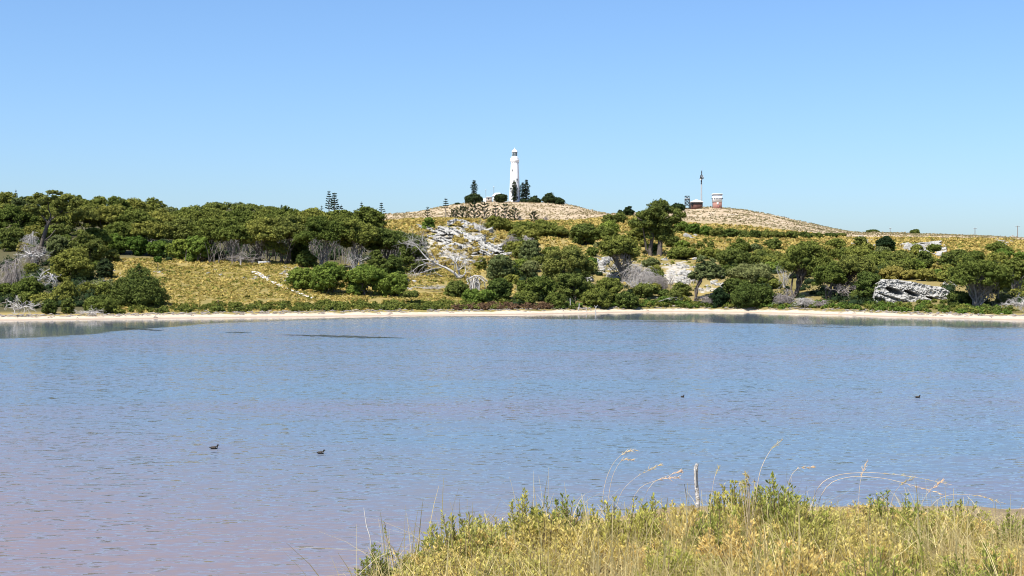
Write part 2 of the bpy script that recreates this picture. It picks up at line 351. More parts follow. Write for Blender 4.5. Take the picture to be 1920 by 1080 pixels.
def foliage(b, C, RAD, d, rng, cover=1.9, cap=9000, lift=None, core=.72, fluff=1.0):
    """lobes -> puffs on their skin -> leaf sprays on the puffs, with a light blocking core tinted as inner shade in every lobe"""
    C = np.asarray(C, float); RAD = np.asarray(RAD, float); pr = min(max(.0021 * d, .3), 1.2)
    P = []; PR = []
    for c, r in zip(C, RAD):
        q = min(pr, .55 * r.min() + .05); k = int(max(6, 3.1 * (r[0] * r[1] + 2 * r[0] * r[2]) / 3 / q ** 2))
        dd = dirs(rng, k); dd[:, 2] = np.where((dd[:, 2] < -.35) & (rng.random(k) < .7), -dd[:, 2], dd[:, 2])
        P.append(c + dd * r * rng.uniform(.82, 1.02, (k, 1))); PR.append(q * rng.uniform(.65, 1.3, k))
    P = np.concatenate(P); PR = np.concatenate(PR)
    deep = (np.linalg.norm((P[:, None] - C[None]) / RAD[None], axis=2) < .78).any(1)
    P = P[~deep]; PR = PR[~deep]
    ls = .00092 * d; tot = 12.6 * (PR ** 2).sum(); n = int(min(cap, cover * tot / (.5 * ls * ls) * .55))
    pick = rng.choice(len(P), n, p=PR ** 2 / (PR ** 2).sum()); dd = dirs(rng, n)
    dd[:, 2] = np.where((dd[:, 2] < -.3) & (rng.random(n) < .6), -dd[:, 2], dd[:, 2])
    pts = P[pick] + dd * PR[pick][:, None] * (rng.uniform(.7, 1.12 * fluff, (n, 1)) + (rng.random((n, 1)) < .1) * rng.uniform(.1, .7, (n, 1))) * np.array([1, 1, .85])
    ptint = rng.random(len(P))
    leaves(b, pts, dd, ls, np.clip(.45 * ptint[pick] + .55 * rng.random(n), 0, 1), rng)
    if core:
        for c, r in zip(C, RAD):
            b.add(c + ICO_V * r * core * rng.uniform(.85, 1.05, (12, 1)), ICO_F, .15)  # solid core blocks light, its dark tint paints shade inside the crown
def bez(p0, p1, p2, n=7):
    t = np.linspace(0, 1, n)[:, None]; return (1 - t) ** 2 * p0 + 2 * t * (1 - t) * p1 + t * t * p2
def stems(b, C, H, rng, n, r0, spread=.06, W=4, base=(0, 0), kick=.5, twigs=2):
    for k in range(n):
        c = C[rng.integers(len(C))]; a = rng.uniform(0, 6.28); s = rng.uniform(0, spread * W)
        p0 = np.array([base[0] + math.cos(a) * s, base[1] + math.sin(a) * s, -.3])
        mid = np.array([p0[0] + (c[0] - p0[0]) * kick * rng.uniform(.3, 1.1), p0[1] + (c[1] - p0[1]) * kick * rng.uniform(.3, 1.1), c[2] * rng.uniform(.45, .75)])
        path = bez(p0, mid, c, 7); path[1:-1] += rng.normal(size=(5, 3)) * .03 * H
        rr = np.linspace(1, .35, 7) * r0 * rng.uniform(.7, 1.15); b.tube(path, rr, 5)
        for q in range(twigs):
            i = rng.integers(2, 6); e = C[rng.integers(len(C))]
            if np.linalg.norm(e - path[i]) > .7 * W + 1.5: e = path[i] + (e - path[i]) * .5
            m2 = (path[i] + e) / 2 + np.array([0, 0, -.06 * H]) + rng.normal(size=3) * .04 * H
            b.tube(bez(path[i], m2, e, 5), np.linspace(rr[i] * .75, r0 * .2, 5), 4)
def lobes_for(kind, W, D, H, rng):
    C = []; A = []
    if kind in ('dome', 'open', 'lolly'):
        hb = {'dome': .52, 'open': .42, 'lolly': .55}[kind]; r = np.clip(.115 * W, .45, 1.7) * (.8 if kind == 'open' else 1)
        rz = H * (1 - hb); n = int(np.clip(W * D / (r * r) * (.85 if kind == 'dome' else .55), 9, 85))
        dd = dirs(rng, n); dd[:, 2] = np.abs(dd[:, 2]) ** .8
        for q in dd:
            s = rng.uniform(.72, 1)
            if q[2] < .12 and kind == 'dome': q[2] -= rng.uniform(0, .3)
            C.append((q[0] * s * (W / 2 - .8 * r), q[1] * s * (D / 2 - .8 * r), hb * H + max(q[2] * s * (rz - .55 * r), -hb * H * .5)))
            A.append((r * rng.uniform(.8, 1.25), r * rng.uniform(.8, 1.25), min(r * rng.uniform(.5, .8), .3 * H)))
    elif kind == 'wide':     # flat topped crown leafy down its front
        r = np.clip(.095 * W, .6, 1.4); n = int(np.clip(W * D / (r * r) * .8, 20, 105))
        for k in range(n):
            a = rng.uniform(0, 6.28); q = math.sqrt(rng.random()); zt = H * (1 - .42 * q ** 2.6) - .5 * r
            z0 = zt if rng.random() < .72 else zt - rng.uniform(.1, .5) * H * q
            C.append((math.cos(a) * q * (W / 2 - .7 * r), math.sin(a) * q * (D / 2 - .7 * r), z0)); A.append((r, r, r * .62))
    elif kind == 'shrub':
        r = np.clip(.145 * min(W, 2.2 * H), .28, 1.5); n = int(np.clip(W * D / (r * r) * .9, 10, 110)); dd = dirs(rng, n)
        dd[:, 2] = np.where(dd[:, 2] < -.74, -dd[:, 2], dd[:, 2])
        for q in dd:
            s = rng.uniform(.75, 1); rr = min(r * rng.uniform(.8, 1.25), .45 * H)
            C.append((q[0] * s * (W / 2 - .8 * rr), q[1] * s * (D / 2 - .8 * rr), .4 * H + q[2] * s * (.6 * H - .75 * rr if q[2] > 0 else .55 * H)))
            A.append((rr, rr, rr * rng.uniform(.7, .95)))
    elif kind == 'cone':
        for k in range(int(np.clip(W * H * .9, 14, 70))):
            z = H * (1 - math.sqrt(rng.random())) * .93; rw = W / 2 * (1 - z / H) ** .62; r = max(.28 * rw + .12 * W / 2, .3); a = rng.uniform(0, 6.28)
            s = max(rw - .75 * r, 0); C.append((math.cos(a) * s, math.sin(a) * s, min(z + .3 * r, H - r * .6))); A.append((r, r, r * .85))
    C = np.array(C); A = np.array(A)
    if kind != 'cone' and kind != 'lolly':
        an = np.arctan2(C[:, 1], C[:, 0]); p1, p2 = rng.uniform(0, 6.28, 2)
        g = 1 - .16 * (1 + np.sin(2 * an + p1)) * .5 - .12 * (1 + np.sin(3 * an + p2)) * .5
        C[:, 0] *= np.maximum(g, .75); C[:, 1] *= g; C[:, 2] *= 1 - .18 * np.abs(np.sin(1.5 * an + p2)) * (C[:, 2] > .55 * H)
    A = A * rng.uniform(.62, 1.28, (len(A), 1)); A[:, 2] *= .9
    return C, A
TREE_N = [0]
NTH = ['leftmost', 'second', 'third', 'fourth', 'fifth', 'sixth', 'seventh', 'eighth', 'ninth', 'tenth', 'eleventh', 'twelfth', 'thirteenth', 'fourteenth']
def nth(i, n): return 'rightmost' if i == n - 1 else NTH[i] + (' from left' if i else '')
def tree(kind, px, by, ty, w, pal, label, cat='tree', group=None, bx=None, n=5, bark=None, deep=.85, cover=2.0, r=None, d=None, cap=11000, core=.72, name=None, twigs=2, pos=None):
    """a tree from where it stands in the photograph: px, by = crown column and ground row, ty = top row, w = width in px"""
    TREE_N[0] += 1; rng = np.random.default_rng(1000 + TREE_N[0])
    tx = px if bx is None else bx
    x, y, z = ground(tx, d) if d else hit(tx, by)
    H = max(zrow(ty, y) - z, .6); W = w * y / F; off = (px - tx) * y / F
    C, A = lobes_for(kind, W, W * deep, H, rng)
    C = C + np.array([off, 0, 0])
    nm = name or ('shrub' if cat == 'shrub' else 'tree')
    t = thing(nm, (x, y, z), label, cat, group)
    b = MB(); foliage(b, C, A, y, rng, cover, cap, core=core); b.build('foliage' if cat == 'shrub' else 'crown', LEAF[pal], t)
    s = MB(); r0 = r or np.clip(.018 * H + .03, .04, .3)
    if kind == 'cone': s.tube([(0, 0, -.3), (0, 0, H * .5), (0, 0, H * .85)], [r0 * 1.2, r0, .04], 6)
    else: stems(s, C, H, rng, n, r0, W=W, spread=.05 if kind != 'shrub' else .2, twigs=twigs)
    s.build('stem' if cat == 'shrub' else 'trunk', bark or M_BARK, t)
    return t

# left woodland ------------------------------------------------------
G1 = "trees along the skyline of the left woodland"; L1 = "olive rounded tree of the far row against the sky in left woodland"
_row = [(8, 405, 357, 60), (52, 408, 363, 60), (108, 408, 366, 56), (148, 408, 364, 50), (185, 410, 363, 52), (218, 408, 366, 55), (252, 408, 369, 58), (288, 410, 371, 52), (318, 415, 385, 46), (352, 418, 390, 50)]
for _k, (px, by, ty, w) in enumerate(_row):
    tree('shrub', px, by, ty, w, random.choice(['olive', 'olive', 'grey']), nth(_k, len(_row)) + ' rounded tree of the far row against sky in left woodland', 'tree', G1, n=3, cap=5500, deep=1.0)
G2 = "trees in the middle row of the left woodland"; L2 = "olive umbrella crowned tree packed in the middle row of left woodland"
_row = [(28, 440, 385, 80), (95, 440, 388, 80), (160, 440, 386, 80), (205, 440, 384, 75), (250, 442, 390, 72), (300, 440, 394, 78), (350, 442, 391, 80), (400, 442, 390, 84), (448, 444, 392, 78), (492, 444, 392, 72), (535, 444, 388, 84), (588, 446, 391, 90), (640, 446, 393, 80)]
for _k, (px, by, ty, w) in enumerate(_row):
    tree('wide', px, by, ty, w * 1.25, 'olive', nth(_k, len(_row)) + ' broad olive crown in the middle row of left woodland', 'tree', G2, n=4, cap=7000, deep=1.0)
tree('shrub', 692, 434, 384, 80, 'olive', "rounded olive dome tree standing highest behind the wide front canopy", n=8, bark=M_BARKG)
FT = [(178, 490, 424, 76, 'olive', "spreading tree right of the tall leaning one, over dark shade"),
      (226, 474, 412, 84, 'olive', "broad olive canopy directly above the left end of bright thicket"),
      (282, 478, 408, 90, 'olive', "wide flat olive canopy above the middle of the bright thicket row"),
      (338, 480, 405, 84, 'dark', "darker domed canopy with pale bare twigs beneath, above bright thicket"),
      (388, 488, 402, 90, 'olive', "domed woodland tree with dark trunks, just right of bright thicket end"),
      (438, 492, 404, 92, 'olive', "domed woodland tree standing directly behind the thin white post"),
      (486, 493, 403, 92, 'olive', "domed woodland tree standing directly behind the white bench slab"),
      (538, 496, 400, 96, 'dark', "dark domed tree at the edge of wood, above the chalk path top"),
      (604, 503, 396, 120, 'olive', "very wide umbrella canopy over fanning grey trunks behind green thicket"),
      (668, 505, 404, 104, 'olive', "wide canopy at the right shoulder of the umbrella tree, white limbs below"),
      (726, 500, 422, 92, 'dark', "dark sloping canopy on the right flank of the left woodland"),
      (778, 512, 430, 66, 'dark', "last dark tree of the woodland, beside fallen white trunk, leafy to ground")]
for px, by, ty, w, pal, lab in FT:
    tree('dome' if px < 760 else 'shrub', px, by, ty, w, pal, lab, n=11, bark=M_BARKG if px in (604, 668, 438, 338) else M_BARK, r=.16, cap=9000)
tree('open', 505, 494, 436, 38, 'olive', "slim light green tree at wood edge above the white bench", n=4)
tree('open', 529, 495, 452, 30, 'olive', "small light green tree between bench and wide green thicket", n=4)
tree('shrub', 560, 492, 436, 42, 'olive', "lumpy light crown in front of the dark wood above thicket left end", 'tree', n=4)
tree('shrub', 574, 500, 470, 42, 'dark', "low dark crown touching the top left of the green thicket", 'tree', n=4)
tree('shrub', 735, 530, 470, 50, 'dark', "dark rounded shrub behind the right end of green thicket", 'shrub')
tree('shrub', 708, 512, 468, 44, 'dark', "dark shrub at shaded foot of wood above the green thicket", 'shrub')
# bright thicket row on the left field's top
tree('shrub', 218, 476, 438, 52, 'bright', "bright green bush at the left end of thicket row above the field", 'shrub', n=4)
tree('shrub', 254, 478, 440, 48, 'bright', "bright green bush second from left in thicket row above field", 'shrub', n=4)
tree('shrub', 298, 482, 446, 48, 'bright', "bright green low bush in the middle of the thicket row", 'shrub', n=4)
tree('shrub', 335, 486, 445, 50, 'bright', "bright green bush second from right in thicket row above field", 'shrub', n=4)
tree('shrub', 372, 491, 437, 56, 'bright', "tallest bright green bush ending the thicket row on right", 'shrub', n=4)
tree('shrub', 211, 492, 466, 28, 'dark', "small dark bush alone at top left corner of golden field", 'shrub', n=4)
tree('lolly', 296, 508, 478, 15, 'bright', "tiny round topped sapling on single stem in golden field", 'tree', n=1, r=.09)
# wide green thicket and little bushes on the field
tree('shrub', 566, 543, 498, 62, 'bright', "leftmost drooping mound of the wide green thicket beside chalk path", 'shrub', n=5)
tree('shrub', 617, 551, 489, 86, 'bright', "tall left centre mound of wide bright green thicket", 'shrub', n=5, cap=9000)
tree('shrub', 684, 554, 491, 90, 'bright', "tall right centre mound of wide bright green thicket", 'shrub', n=5, cap=9000)
tree('shrub', 738, 556, 506, 66, 'bright', "right end mound of the wide bright green thicket", 'shrub', n=5)
tree('lolly', 771, 570, 545, 33, 'dark', "small round dark bush on short stem alone at field's right", 'shrub', n=3)
# left shore trees
tree('cone', 262, 573, 495, 98, 'dark', "big dark green cone shaped tree at the left end of golden field", deep=.8, cap=11000)
tree('shrub', 232, 574, 520, 50, 'dark', "dark bush merged into left foot of the cone shaped tree", 'shrub')
tree('shrub', 198, 522, 486, 38, 'pine', "almost black bush between leafy slope tree and golden field", 'shrub')
tree('shrub', 135, 530, 462, 102, 'olive', "broad rounded green tree right of the tall leaning trunk", 'tree', n=6)
tree('shrub', 121, 570, 527, 50, 'olive', "round green shrub in the centre of the left shore tangle", 'shrub')
tree('shrub', 52, 566, 515, 70, 'olive', "wide green shrub above the bleached branches at left water edge", 'shrub')
tree('shrub', 92, 590, 560, 34, 'dark', "small low dark shrub at water edge between two bleached heaps", 'shrub')
tree('shrub', 128, 588, 556, 30, 'dark', "small dark shrub just left of the shore twig heap", 'shrub')
tree('shrub', 185, 586, 557, 66, 'olive', "low spreading green shrub on shore left of cone tree", 'shrub')
tree('shrub', 196, 560, 530, 40, 'olive', "small rounded shrub above the low spreading shore shrub", 'shrub')
tree('shrub', 22, 470, 422, 58, 'dark', "dark green bushy tree at left frame edge above bleached logs", n=4)
tree('shrub', 12, 420, 382, 50, 'dark', "dark crown at upper left frame edge under the skyline row", n=3)
tree('shrub', 8, 560, 530, 40, 'olive', "green shrub cut by left frame edge above bleached branches", 'shrub')
tree('shrub', 62, 452, 420, 46, 'yellow', "yellowish green bush seen behind the tall leaning trunk", 'shrub')
tree('shrub', 160, 500, 425, 66, 'dark', "dense dark tree in shade behind the broad rounded green tree", n=5)
tree('shrub', 112, 486, 440, 50, 'grey', "grey green bush just right of the leaning trunk", 'shrub', n=6)
def leaning_tree():
    x, y, z = hit(64, 500); t = thing('tree', (x, y, z), "tall leaning tree with thick dark trunk forking below a wide crown", 'tree')
    q = y / F; rng = np.random.default_rng(5)
    P = lambda a, b, dy=0: np.array([(a - 64) * q, dy, (500 - b) * q])
    b = MB()
    b.tube([P(64, 506), P(72, 482), P(79, 455), P(87, 428), P(91, 418)], [.62, .52, .48, .42, .36], 7)
    for pts, r in (([(91, 420), (80, 408), (70, 398), (62, 392)], .25), ([(89, 424), (97, 412), (108, 404), (120, 396)], .26), ([(91, 418), (93, 404), (90, 392), (92, 380)], .22),
                   ([(108, 404), (128, 398), (150, 396)], .16), ([(79, 455), (95, 444), (104, 432)], .2), ([(70, 398), (55, 388), (50, 384)], .14), ([(97, 412), (106, 395), (112, 383)], .15)):
        n = len(pts); b.tube([P(a, c, rng.uniform(-1, 1) * (i > 0)) for i, (a, c) in enumerate(pts)], np.linspace(r, r * .45, n), 5)
    b.build('trunk', M_BARK, t)
    C = []; A = []
    for a, c, w, h in [(62, 392, 30, 18), (82, 384, 34, 20), (110, 382, 34, 20), (135, 390, 36, 20), (155, 398, 30, 18), (95, 372, 40, 16), (125, 374, 36, 14), (60, 378, 30, 16), (168, 404, 22, 16), (45, 395, 24, 16), (112, 400, 26, 12), (75, 400, 22, 12), (145, 408, 26, 14), (150, 380, 30, 14), (105, 366, 26, 10), (70, 368, 26, 10)]:
        for k in range(2): C.append(P(a + rng.uniform(-7, 7), c + rng.uniform(-3, 3), rng.uniform(-2.5, 2.5))); A.append((w * q * .33, w * q * .36, h * q * .4))
    f = MB(); foliage(f, C, A, y, rng, 1.5, 9000); f.build('crown', LEAF['dark'], t)
leaning_tree()

# middle slope and rock gully ---------------------------------------------
tree('shrub', 804, 434, 404, 26, 'bright', "round green bush perched on top left of the white outcrop", 'shrub')
tree('shrub', 935, 432, 406, 54, 'yellow', "smooth yellow green mound right of the white dead tree", 'shrub')
tree('shrub', 985, 440, 416, 50, 'olive', "olive bush above the grey brush at top of rocky gully", 'shrub')
tree('shrub', 1022, 444, 412, 56, 'olive', "rounded olive bush below the small pine under lighthouse hill", 'shrub')
tree('shrub', 1050, 446, 424, 40, 'dark', "small dark bush left of the spreading mid slope canopy", 'shrub')
tree('shrub', 939, 524, 471, 60, 'grey', "pale green round feathery tree below outcrop, largest of its kind", n=6, core=.7, cover=2.0)
tree('shrub', 996, 492, 447, 50, 'grey', "pale green feathery tree upslope beside the dense dark crown", n=6, core=.7, cover=2.0)
tree('shrub', 991, 522, 489, 35, 'grey', "small pale green ball shaped tree between two larger trees", n=3, core=.7, cover=2.0)
tree('shrub', 902, 506, 482, 25, 'olive', "little olive bush on the slope left of the feathery trees", 'shrub', n=3)
tree('shrub', 1066, 540, 449, 112, 'dark', "large dense dark domed tree in the centre of slope", 'tree', n=8, cap=12000, deep=.9)
tree('shrub', 1075, 562, 510, 78, 'dark', "dark tree right beneath the large dense dome, near posts", 'tree', n=5)
tree('shrub', 1012, 562, 514, 70, 'olive', "olive rounded tree left beneath the large dense dome", 'tree', n=5)
tree('shrub', 858, 557, 525, 46, 'dark', "low dark green bush below the root of fallen white trunk", 'shrub')
tree('shrub', 900, 568, 544, 84, 'bright', "long low green mat shaped bush near the shore scrub", 'shrub', deep=.5)
tree('shrub', 937, 562, 522, 54, 'dark', "dark bush right of the white arching branches", 'shrub')
tree('shrub', 985, 570, 545, 42, 'olive', "small olive bush above the red brown shore scrub", 'shrub')
tree('shrub', 1120, 574, 540, 62, 'olive', "olive rounded bush close to shore behind the forked post", 'shrub')
tree('shrub', 1040, 574, 548, 46, 'olive', "low olive bush directly behind the grey shore post", 'shrub')
tree('shrub', 1176, 577, 545, 46, 'dark', "dark shore bush right of the olive rounded one", 'shrub')
tree('shrub', 1142, 556, 518, 60, 'olive', "olive bush at the foot of the bare limbed umbrella tree", 'shrub')
tree('shrub', 1210, 557, 530, 52, 'dark', "low dark bush in front of the grey fallen brush", 'shrub')
tree('shrub', 1098, 460, 413, 66, 'dark', "dark spreading tree left of the tall twin trunked tree", 'tree', n=5)
tree('dome', 1135, 470, 420, 50, 'olive', "olive small canopy between spreading tree and twin trunked tree", n=4)
tree('dome', 1160, 528, 426, 96, 'olive', "umbrella tree with exposed grey bare limbs below its canopy", bx=1171, n=16, bark=M_BARKG, r=.2, deep=.8, twigs=4)
tree('shrub', 1140, 425, 402, 30, 'dark', "left small dark bush climbing toward the saddle skyline", 'shrub')
tree('shrub', 1160, 420, 398, 34, 'dark', "right small dark bush climbing toward the saddle skyline", 'shrub')
def twin_tree():
    x, y, z = hit(1236, 480); t = thing('tree', (x, y, z), "tallest dark tree with two stout trunks and layered crown", 'tree')
    q = y / F; rng = np.random.default_rng(9); P = lambda a, b, dy=0: np.array([(a - 1236) * q, dy, (480 - b) * q])
    b = MB()
    for pts, r in (([(1236, 486), (1237, 465), (1239, 445), (1241, 425)], .75), ([(1218, 486), (1220, 465), (1223, 445), (1221, 425)], .6), ([(1226, 484), (1211, 468), (1209, 445), (1205, 428)], .3), ([(1239, 445), (1250, 430), (1262, 418)], .3), ([(1241, 430), (1235, 410), (1240, 395)], .32), ([(1221, 430), (1205, 415), (1195, 408)], .25)):
        b.tube([P(a, c, .6 * math.sin(a)) for a, c in pts], np.linspace(r * 1.15, r * .6, len(pts)), 7)
    b.build('trunk', M_BARK, t)
    C = []; A = []
    for a, c, w in [(1236, 386, 34), (1222, 390, 24), (1252, 394, 26), (1268, 398, 26), (1278, 404, 18), (1215, 402, 30), (1236, 404, 38), (1200, 408, 30), (1190, 418, 24), (1212, 420, 34), (1240, 424, 40), (1258, 418, 30), (1225, 434, 36), (1250, 438, 34), (1204, 434, 24), (1262, 432, 20), (1240, 446, 28), (1272, 410, 20), (1228, 414, 40), (1244, 382, 16), (1216, 444, 18)]:
        for k in range(2):
            rr = w * q * .36; C.append(P(a + rng.uniform(-4, 4), c + rng.uniform(-2, 2), rng.uniform(-3, 3))); A.append((rr, rr, rr * .7))
    f = MB(); foliage(f, C, A, y, rng, 1.5, 13000); f.build('crown', LEAF['dark'], t)
twin_tree()
tree('shrub', 1178, 406, 386, 21, 'pine', "round almost black tree on skyline of the saddle", 'tree', n=3)
tree('shrub', 1162, 405, 393, 13, 'pine', "small black bush left beside the round skyline tree", 'shrub')
tree('shrub', 1270, 398, 383, 34, 'pine', "dark low bush on ridge left of the lattice stand", 'shrub', d=690)
# right of the gully: hedge row, mats
GH = "bushes of the dark green row under the tower hill"; LH = "dark green bush in the continuous row across foot of tower hill"
_row = [(1278, 436, 415, 32), (1300, 440, 420, 32), (1322, 443, 424, 36), (1345, 445, 427, 34), (1368, 446, 428, 34), (1392, 447, 432, 32), (1415, 447, 432, 30), (1438, 447, 432, 32), (1460, 448, 433, 30), (1484, 448, 434, 30), (1508, 447, 436, 30), (1532, 447, 437, 28), (1556, 446, 437, 28), (1577, 445, 437, 22)]
for _k, (px, by, ty, w) in enumerate(_row):
    tree('shrub', px, by, ty, w, 'bright' if px < 1330 else 'dark', nth(_k, len(_row)) + ' dark bush in the continuous row across foot of tower hill', 'shrub', GH, cap=2500)
tree('shrub', 1281, 468, 448, 26, 'bright', "round bright bush right of tallest tree's foot", 'shrub')
tree('shrub', 1262, 464, 440, 34, 'dark', "dark bush tucked behind the tallest tree's right side", 'shrub')
GS = "small round bushes on the heath below the green row"; LS = "small dark round bush dotted on the heath below the green row"
for px, by, ty, w in [(1300, 467, 456, 11), (1314, 467, 452, 18), (1333, 467, 451, 17), (1322, 457, 447, 9), (1367, 455, 447, 9), (1418, 458, 449, 9), (1391, 464, 455, 9), (1408, 468, 460, 8), (1451, 470, 459, 9), (1350, 448, 441, 7), (1444, 457, 450, 8)]:
    tree('shrub', px, by, ty, w, 'dark', LS, 'shrub', GS, cap=900)
tree('shrub', 1280, 486, 464, 74, 'olive', "left half of flat olive canopy mat above scattered boulders", 'shrub', deep=.6)
tree('shrub', 1332, 486, 466, 60, 'olive', "right half of flat olive canopy mat above scattered boulders", 'shrub', deep=.6)
tree('shrub', 1376, 504, 462, 66, 'dark', "dark rounded tree above the leaning dark trunk, right side", 'tree', n=5)
tree('shrub', 1432, 502, 473, 56, 'dark', "dark low tree left of the big many trunked canopy", 'tree', n=4)
tree('shrub', 1410, 532, 494, 84, 'grey', "grey green dome shaped bush left of the many trunked canopy", 'shrub', n=8)
tree('shrub', 1410, 572, 533, 92, 'dark', "wide dark shore bush between leaning tree and grey twigs", 'shrub', n=6)
tree('shrub', 1373, 560, 520, 46, 'dark', "dark bush behind the shade right of the leaning tree", 'shrub', n=6)
tree('shrub', 1348, 574, 543, 40, 'pine', "very dark bush in the shade under the leaning tree", 'shrub', n=6)
tree('open', 1328, 565, 474, 76, 'grey', "thin crowned tree on a single dark leaning trunk by the shore", bx=1302, n=2, r=.34, cover=1.6, core=.6, twigs=6)
# right
tree('dome', 1510, 560, 442, 116, 'olive', "big many trunked umbrella tree leaning right over grey twigs", bx=1492, n=13, r=.24, cap=12000, twigs=3)
tree('dome', 1556, 566, 486, 74, 'olive', "lower green canopy tier in front of many trunked umbrella tree", 'tree', n=6)
tree('dome', 1600, 562, 470, 104, 'dark', "wide dark canopy with black shade left of the white cliff", bx=1560, n=12, r=.2, cap=11000, twigs=3)
tree('shrub', 1630, 568, 504, 56, 'dark', "dark leafy tree touching left end of the white cliff", 'tree', n=6)
tree('shrub', 1612, 566, 545, 40, 'dark', "dark undergrowth bush below wide dark canopy", 'shrub', n=8)
GR = "olive canopies in the belt above the white cliff"; LR = "olive low canopy in tree belt behind and above the white cliff"
_row = [(1607, 490, 462, 64, 'olive'), (1655, 498, 468, 60, 'olive'), (1690, 500, 470, 58, 'dark'), (1640, 512, 482, 60, 'olive'), (1700, 512, 484, 48, 'olive')]
for _k, (px, by, ty, w, pal) in enumerate(_row):
    tree('shrub', px, by, ty, w, pal, ('olive' if pal == 'olive' else 'darker') + (' low canopy left of' if px < 1650 else ' low canopy below') + ' isolated black tree, ' + ('upper' if by < 505 else 'lower') + ' tier above white cliff, ' + str(['first', 'second', 'third', 'fourth', 'fifth'][_k]) + ' in belt', 'tree', GR, n=4)
tree('open', 1660, 474, 443, 44, 'pine', "isolated black green tree with bare left trunk on the heath", bx=1650, n=4, cover=2.2)
tree('shrub', 1736, 506, 468, 38, 'dark', "dark round tree left of the yellow cone bush", 'tree', n=4)
tree('shrub', 1774, 506, 474, 36, 'dark', "dark tree right behind the yellow cone bush", 'tree', n=4)
tree('cone', 1757, 512, 486, 21, 'gold', "single yellow cone shaped bush among dark trees", 'shrub')
tree('shrub', 1798, 494, 466, 42, 'dark', "dark tree upslope right of the pale rock slabs", 'tree', n=4)
tree('shrub', 1675, 525, 502, 56, 'yellow', "yellow green bush on the left top of the white cliff", 'shrub')
tree('shrub', 1708, 524, 506, 40, 'yellow', "yellow green bush second along the top of the white cliff", 'shrub')
tree('shrub', 1738, 527, 502, 44, 'yellow', "tall yellow green bush above the middle of white cliff", 'shrub')
tree('shrub', 1775, 528, 508, 42, 'olive', "olive bush above right end of the white cliff", 'shrub')
tree('dome', 1840, 575, 474, 136, 'olive', "broad open tree with grey branching limbs right of the cliff", bx=1830, n=17, bark=M_BARKG, r=.2, cap=11000, deep=.7, twigs=4)
tree('shrub', 1880, 552, 500, 60, 'olive', "leafy olive tree between broad open tree and dead roots", 'tree', n=5)
tree('dome', 1905, 560, 478, 70, 'olive', "dark canopied tree cut off by right frame edge", n=7, bark=M_BARKG)
tree('shrub', 1800, 574, 545, 50, 'dark', "dark bush at left foot of the broad open tree", 'shrub')
tree('shrub', 1960, 560, 490, 80, 'olive', "olive tree just beyond the right frame edge", 'tree', n=5)
for px, w, lab in ((1637, 30, "left dark bush breaking the far right ridge skyline"), (1715, 20, "small dark bush on far ridge right of short pole")):
    tree('shrub', px, 441, 431, w, 'dark', lab, 'shrub', d=735, cap=1200)
tree('shrub', 1738, 452, 446, 26, 'bright', "flat bright green bush on heath above the pale slabs", 'shrub', d=560, cap=900)
tree('shrub', 1773, 455, 450, 14, 'bright', "tiny bright bush on heath right above the pale slabs", 'shrub', d=560, cap=600)

# bushes closing the gaps of the slope
def gap_bushes():
    rng = np.random.default_rng(404); pts = []
    for a0, a1, r0, r1, n, g, lab in [(958, 1115, 440, 566, 34, "low bushes between the feathery trees and the dark dome", "low bush in the gaps around the feathery trees and dark dome"), (1120, 1245, 432, 570, 20, "low bushes round the bare limbed umbrella tree", "low bush in the gaps around the bare limbed umbrella tree"), (1352, 1660, 468, 570, 52, "low bushes between leaning tree and cliff", "low bush in the gaps between leaning dark trunk and white cliff"), (1640, 1930, 472, 520, 26, "low bushes above the white cliff", "low bush closing the belt of green above the white cliff"), (1790, 1930, 520, 572, 14, "low bushes under the broad open tree", "low bush under the broad open tree right of cliff"), (1650, 1800, 566, 574, 12, "low bushes at foot of the white cliff", "low bush right at the foot of the white cliff"), (1240, 1330, 552, 572, 6, "low bushes at foot of the boulder slope", "low bush at the foot of the boulder slope"), (0, 205, 440, 580, 26, "low bushes in the left shore tangle", "low bush in the tangle along the left shore")]:
        k = 0; tries = 0
        while k < n and tries < 900:
            tries += 1; px, by = rng.uniform(a0, a1), rng.uniform(r0, r1)
            if any(x0 < px < x1 and y0 < by < y1 for x0, x1, y0, y1 in ((1458, 1640, 522, 575), (1110, 1215, 470, 566), (1285, 1350, 520, 575), (1790, 1880, 515, 575))): continue
            if any(abs(px - p) < 13 and abs(by - q) < 7 for p, q in pts): continue
            pts.append((px, by)); k += 1; h = rng.uniform(13, 27) if by < 566 or px < 1640 or px > 1805 else rng.uniform(5, 8); tree('shrub', px, by, by - h, h * rng.uniform(1.3, 2.1), rng.choice(['olive', 'dark', 'olive', 'grey', 'bright', 'yellow'], p=[.34, .3, .1, .12, .08, .06]), rng.choice(['']) + lab, 'shrub', g, n=3, cap=2200)
gap_bushes()
# lighthouse hill bushes
for px, w, ty, by, lab in [(888, 40, 363, 384, "dark domed bush left of lighthouse beneath a slim pine"), (939, 28, 362, 381, "dark rounded bush left beside lighthouse foot in front of roof"),
                           (1000, 24, 371, 381, "low dark bush right of the twin pines"), (1030, 30, 363, 382, "dark rounded bush on right shoulder of lighthouse hill"), (1046, 24, 371, 384, "low dark bush sloping off right end of hilltop"), (858, 11, 381, 386, "small dark bush on hill left slope skyline"), (982, 14, 374, 380, "tiny dark bush at the base of the twin pines"),
                           (1008, 14, 372, 380, "small dark bush between twin pines and white marker")]:
    tree('shrub', px, by, ty, w, 'pine', lab, 'shrub', d=1010, cap=2500)
tree('lolly', 1003, 379, 367, 10, 'pine', "tiny round tree on stem right of twin pines", n=2, d=1012)
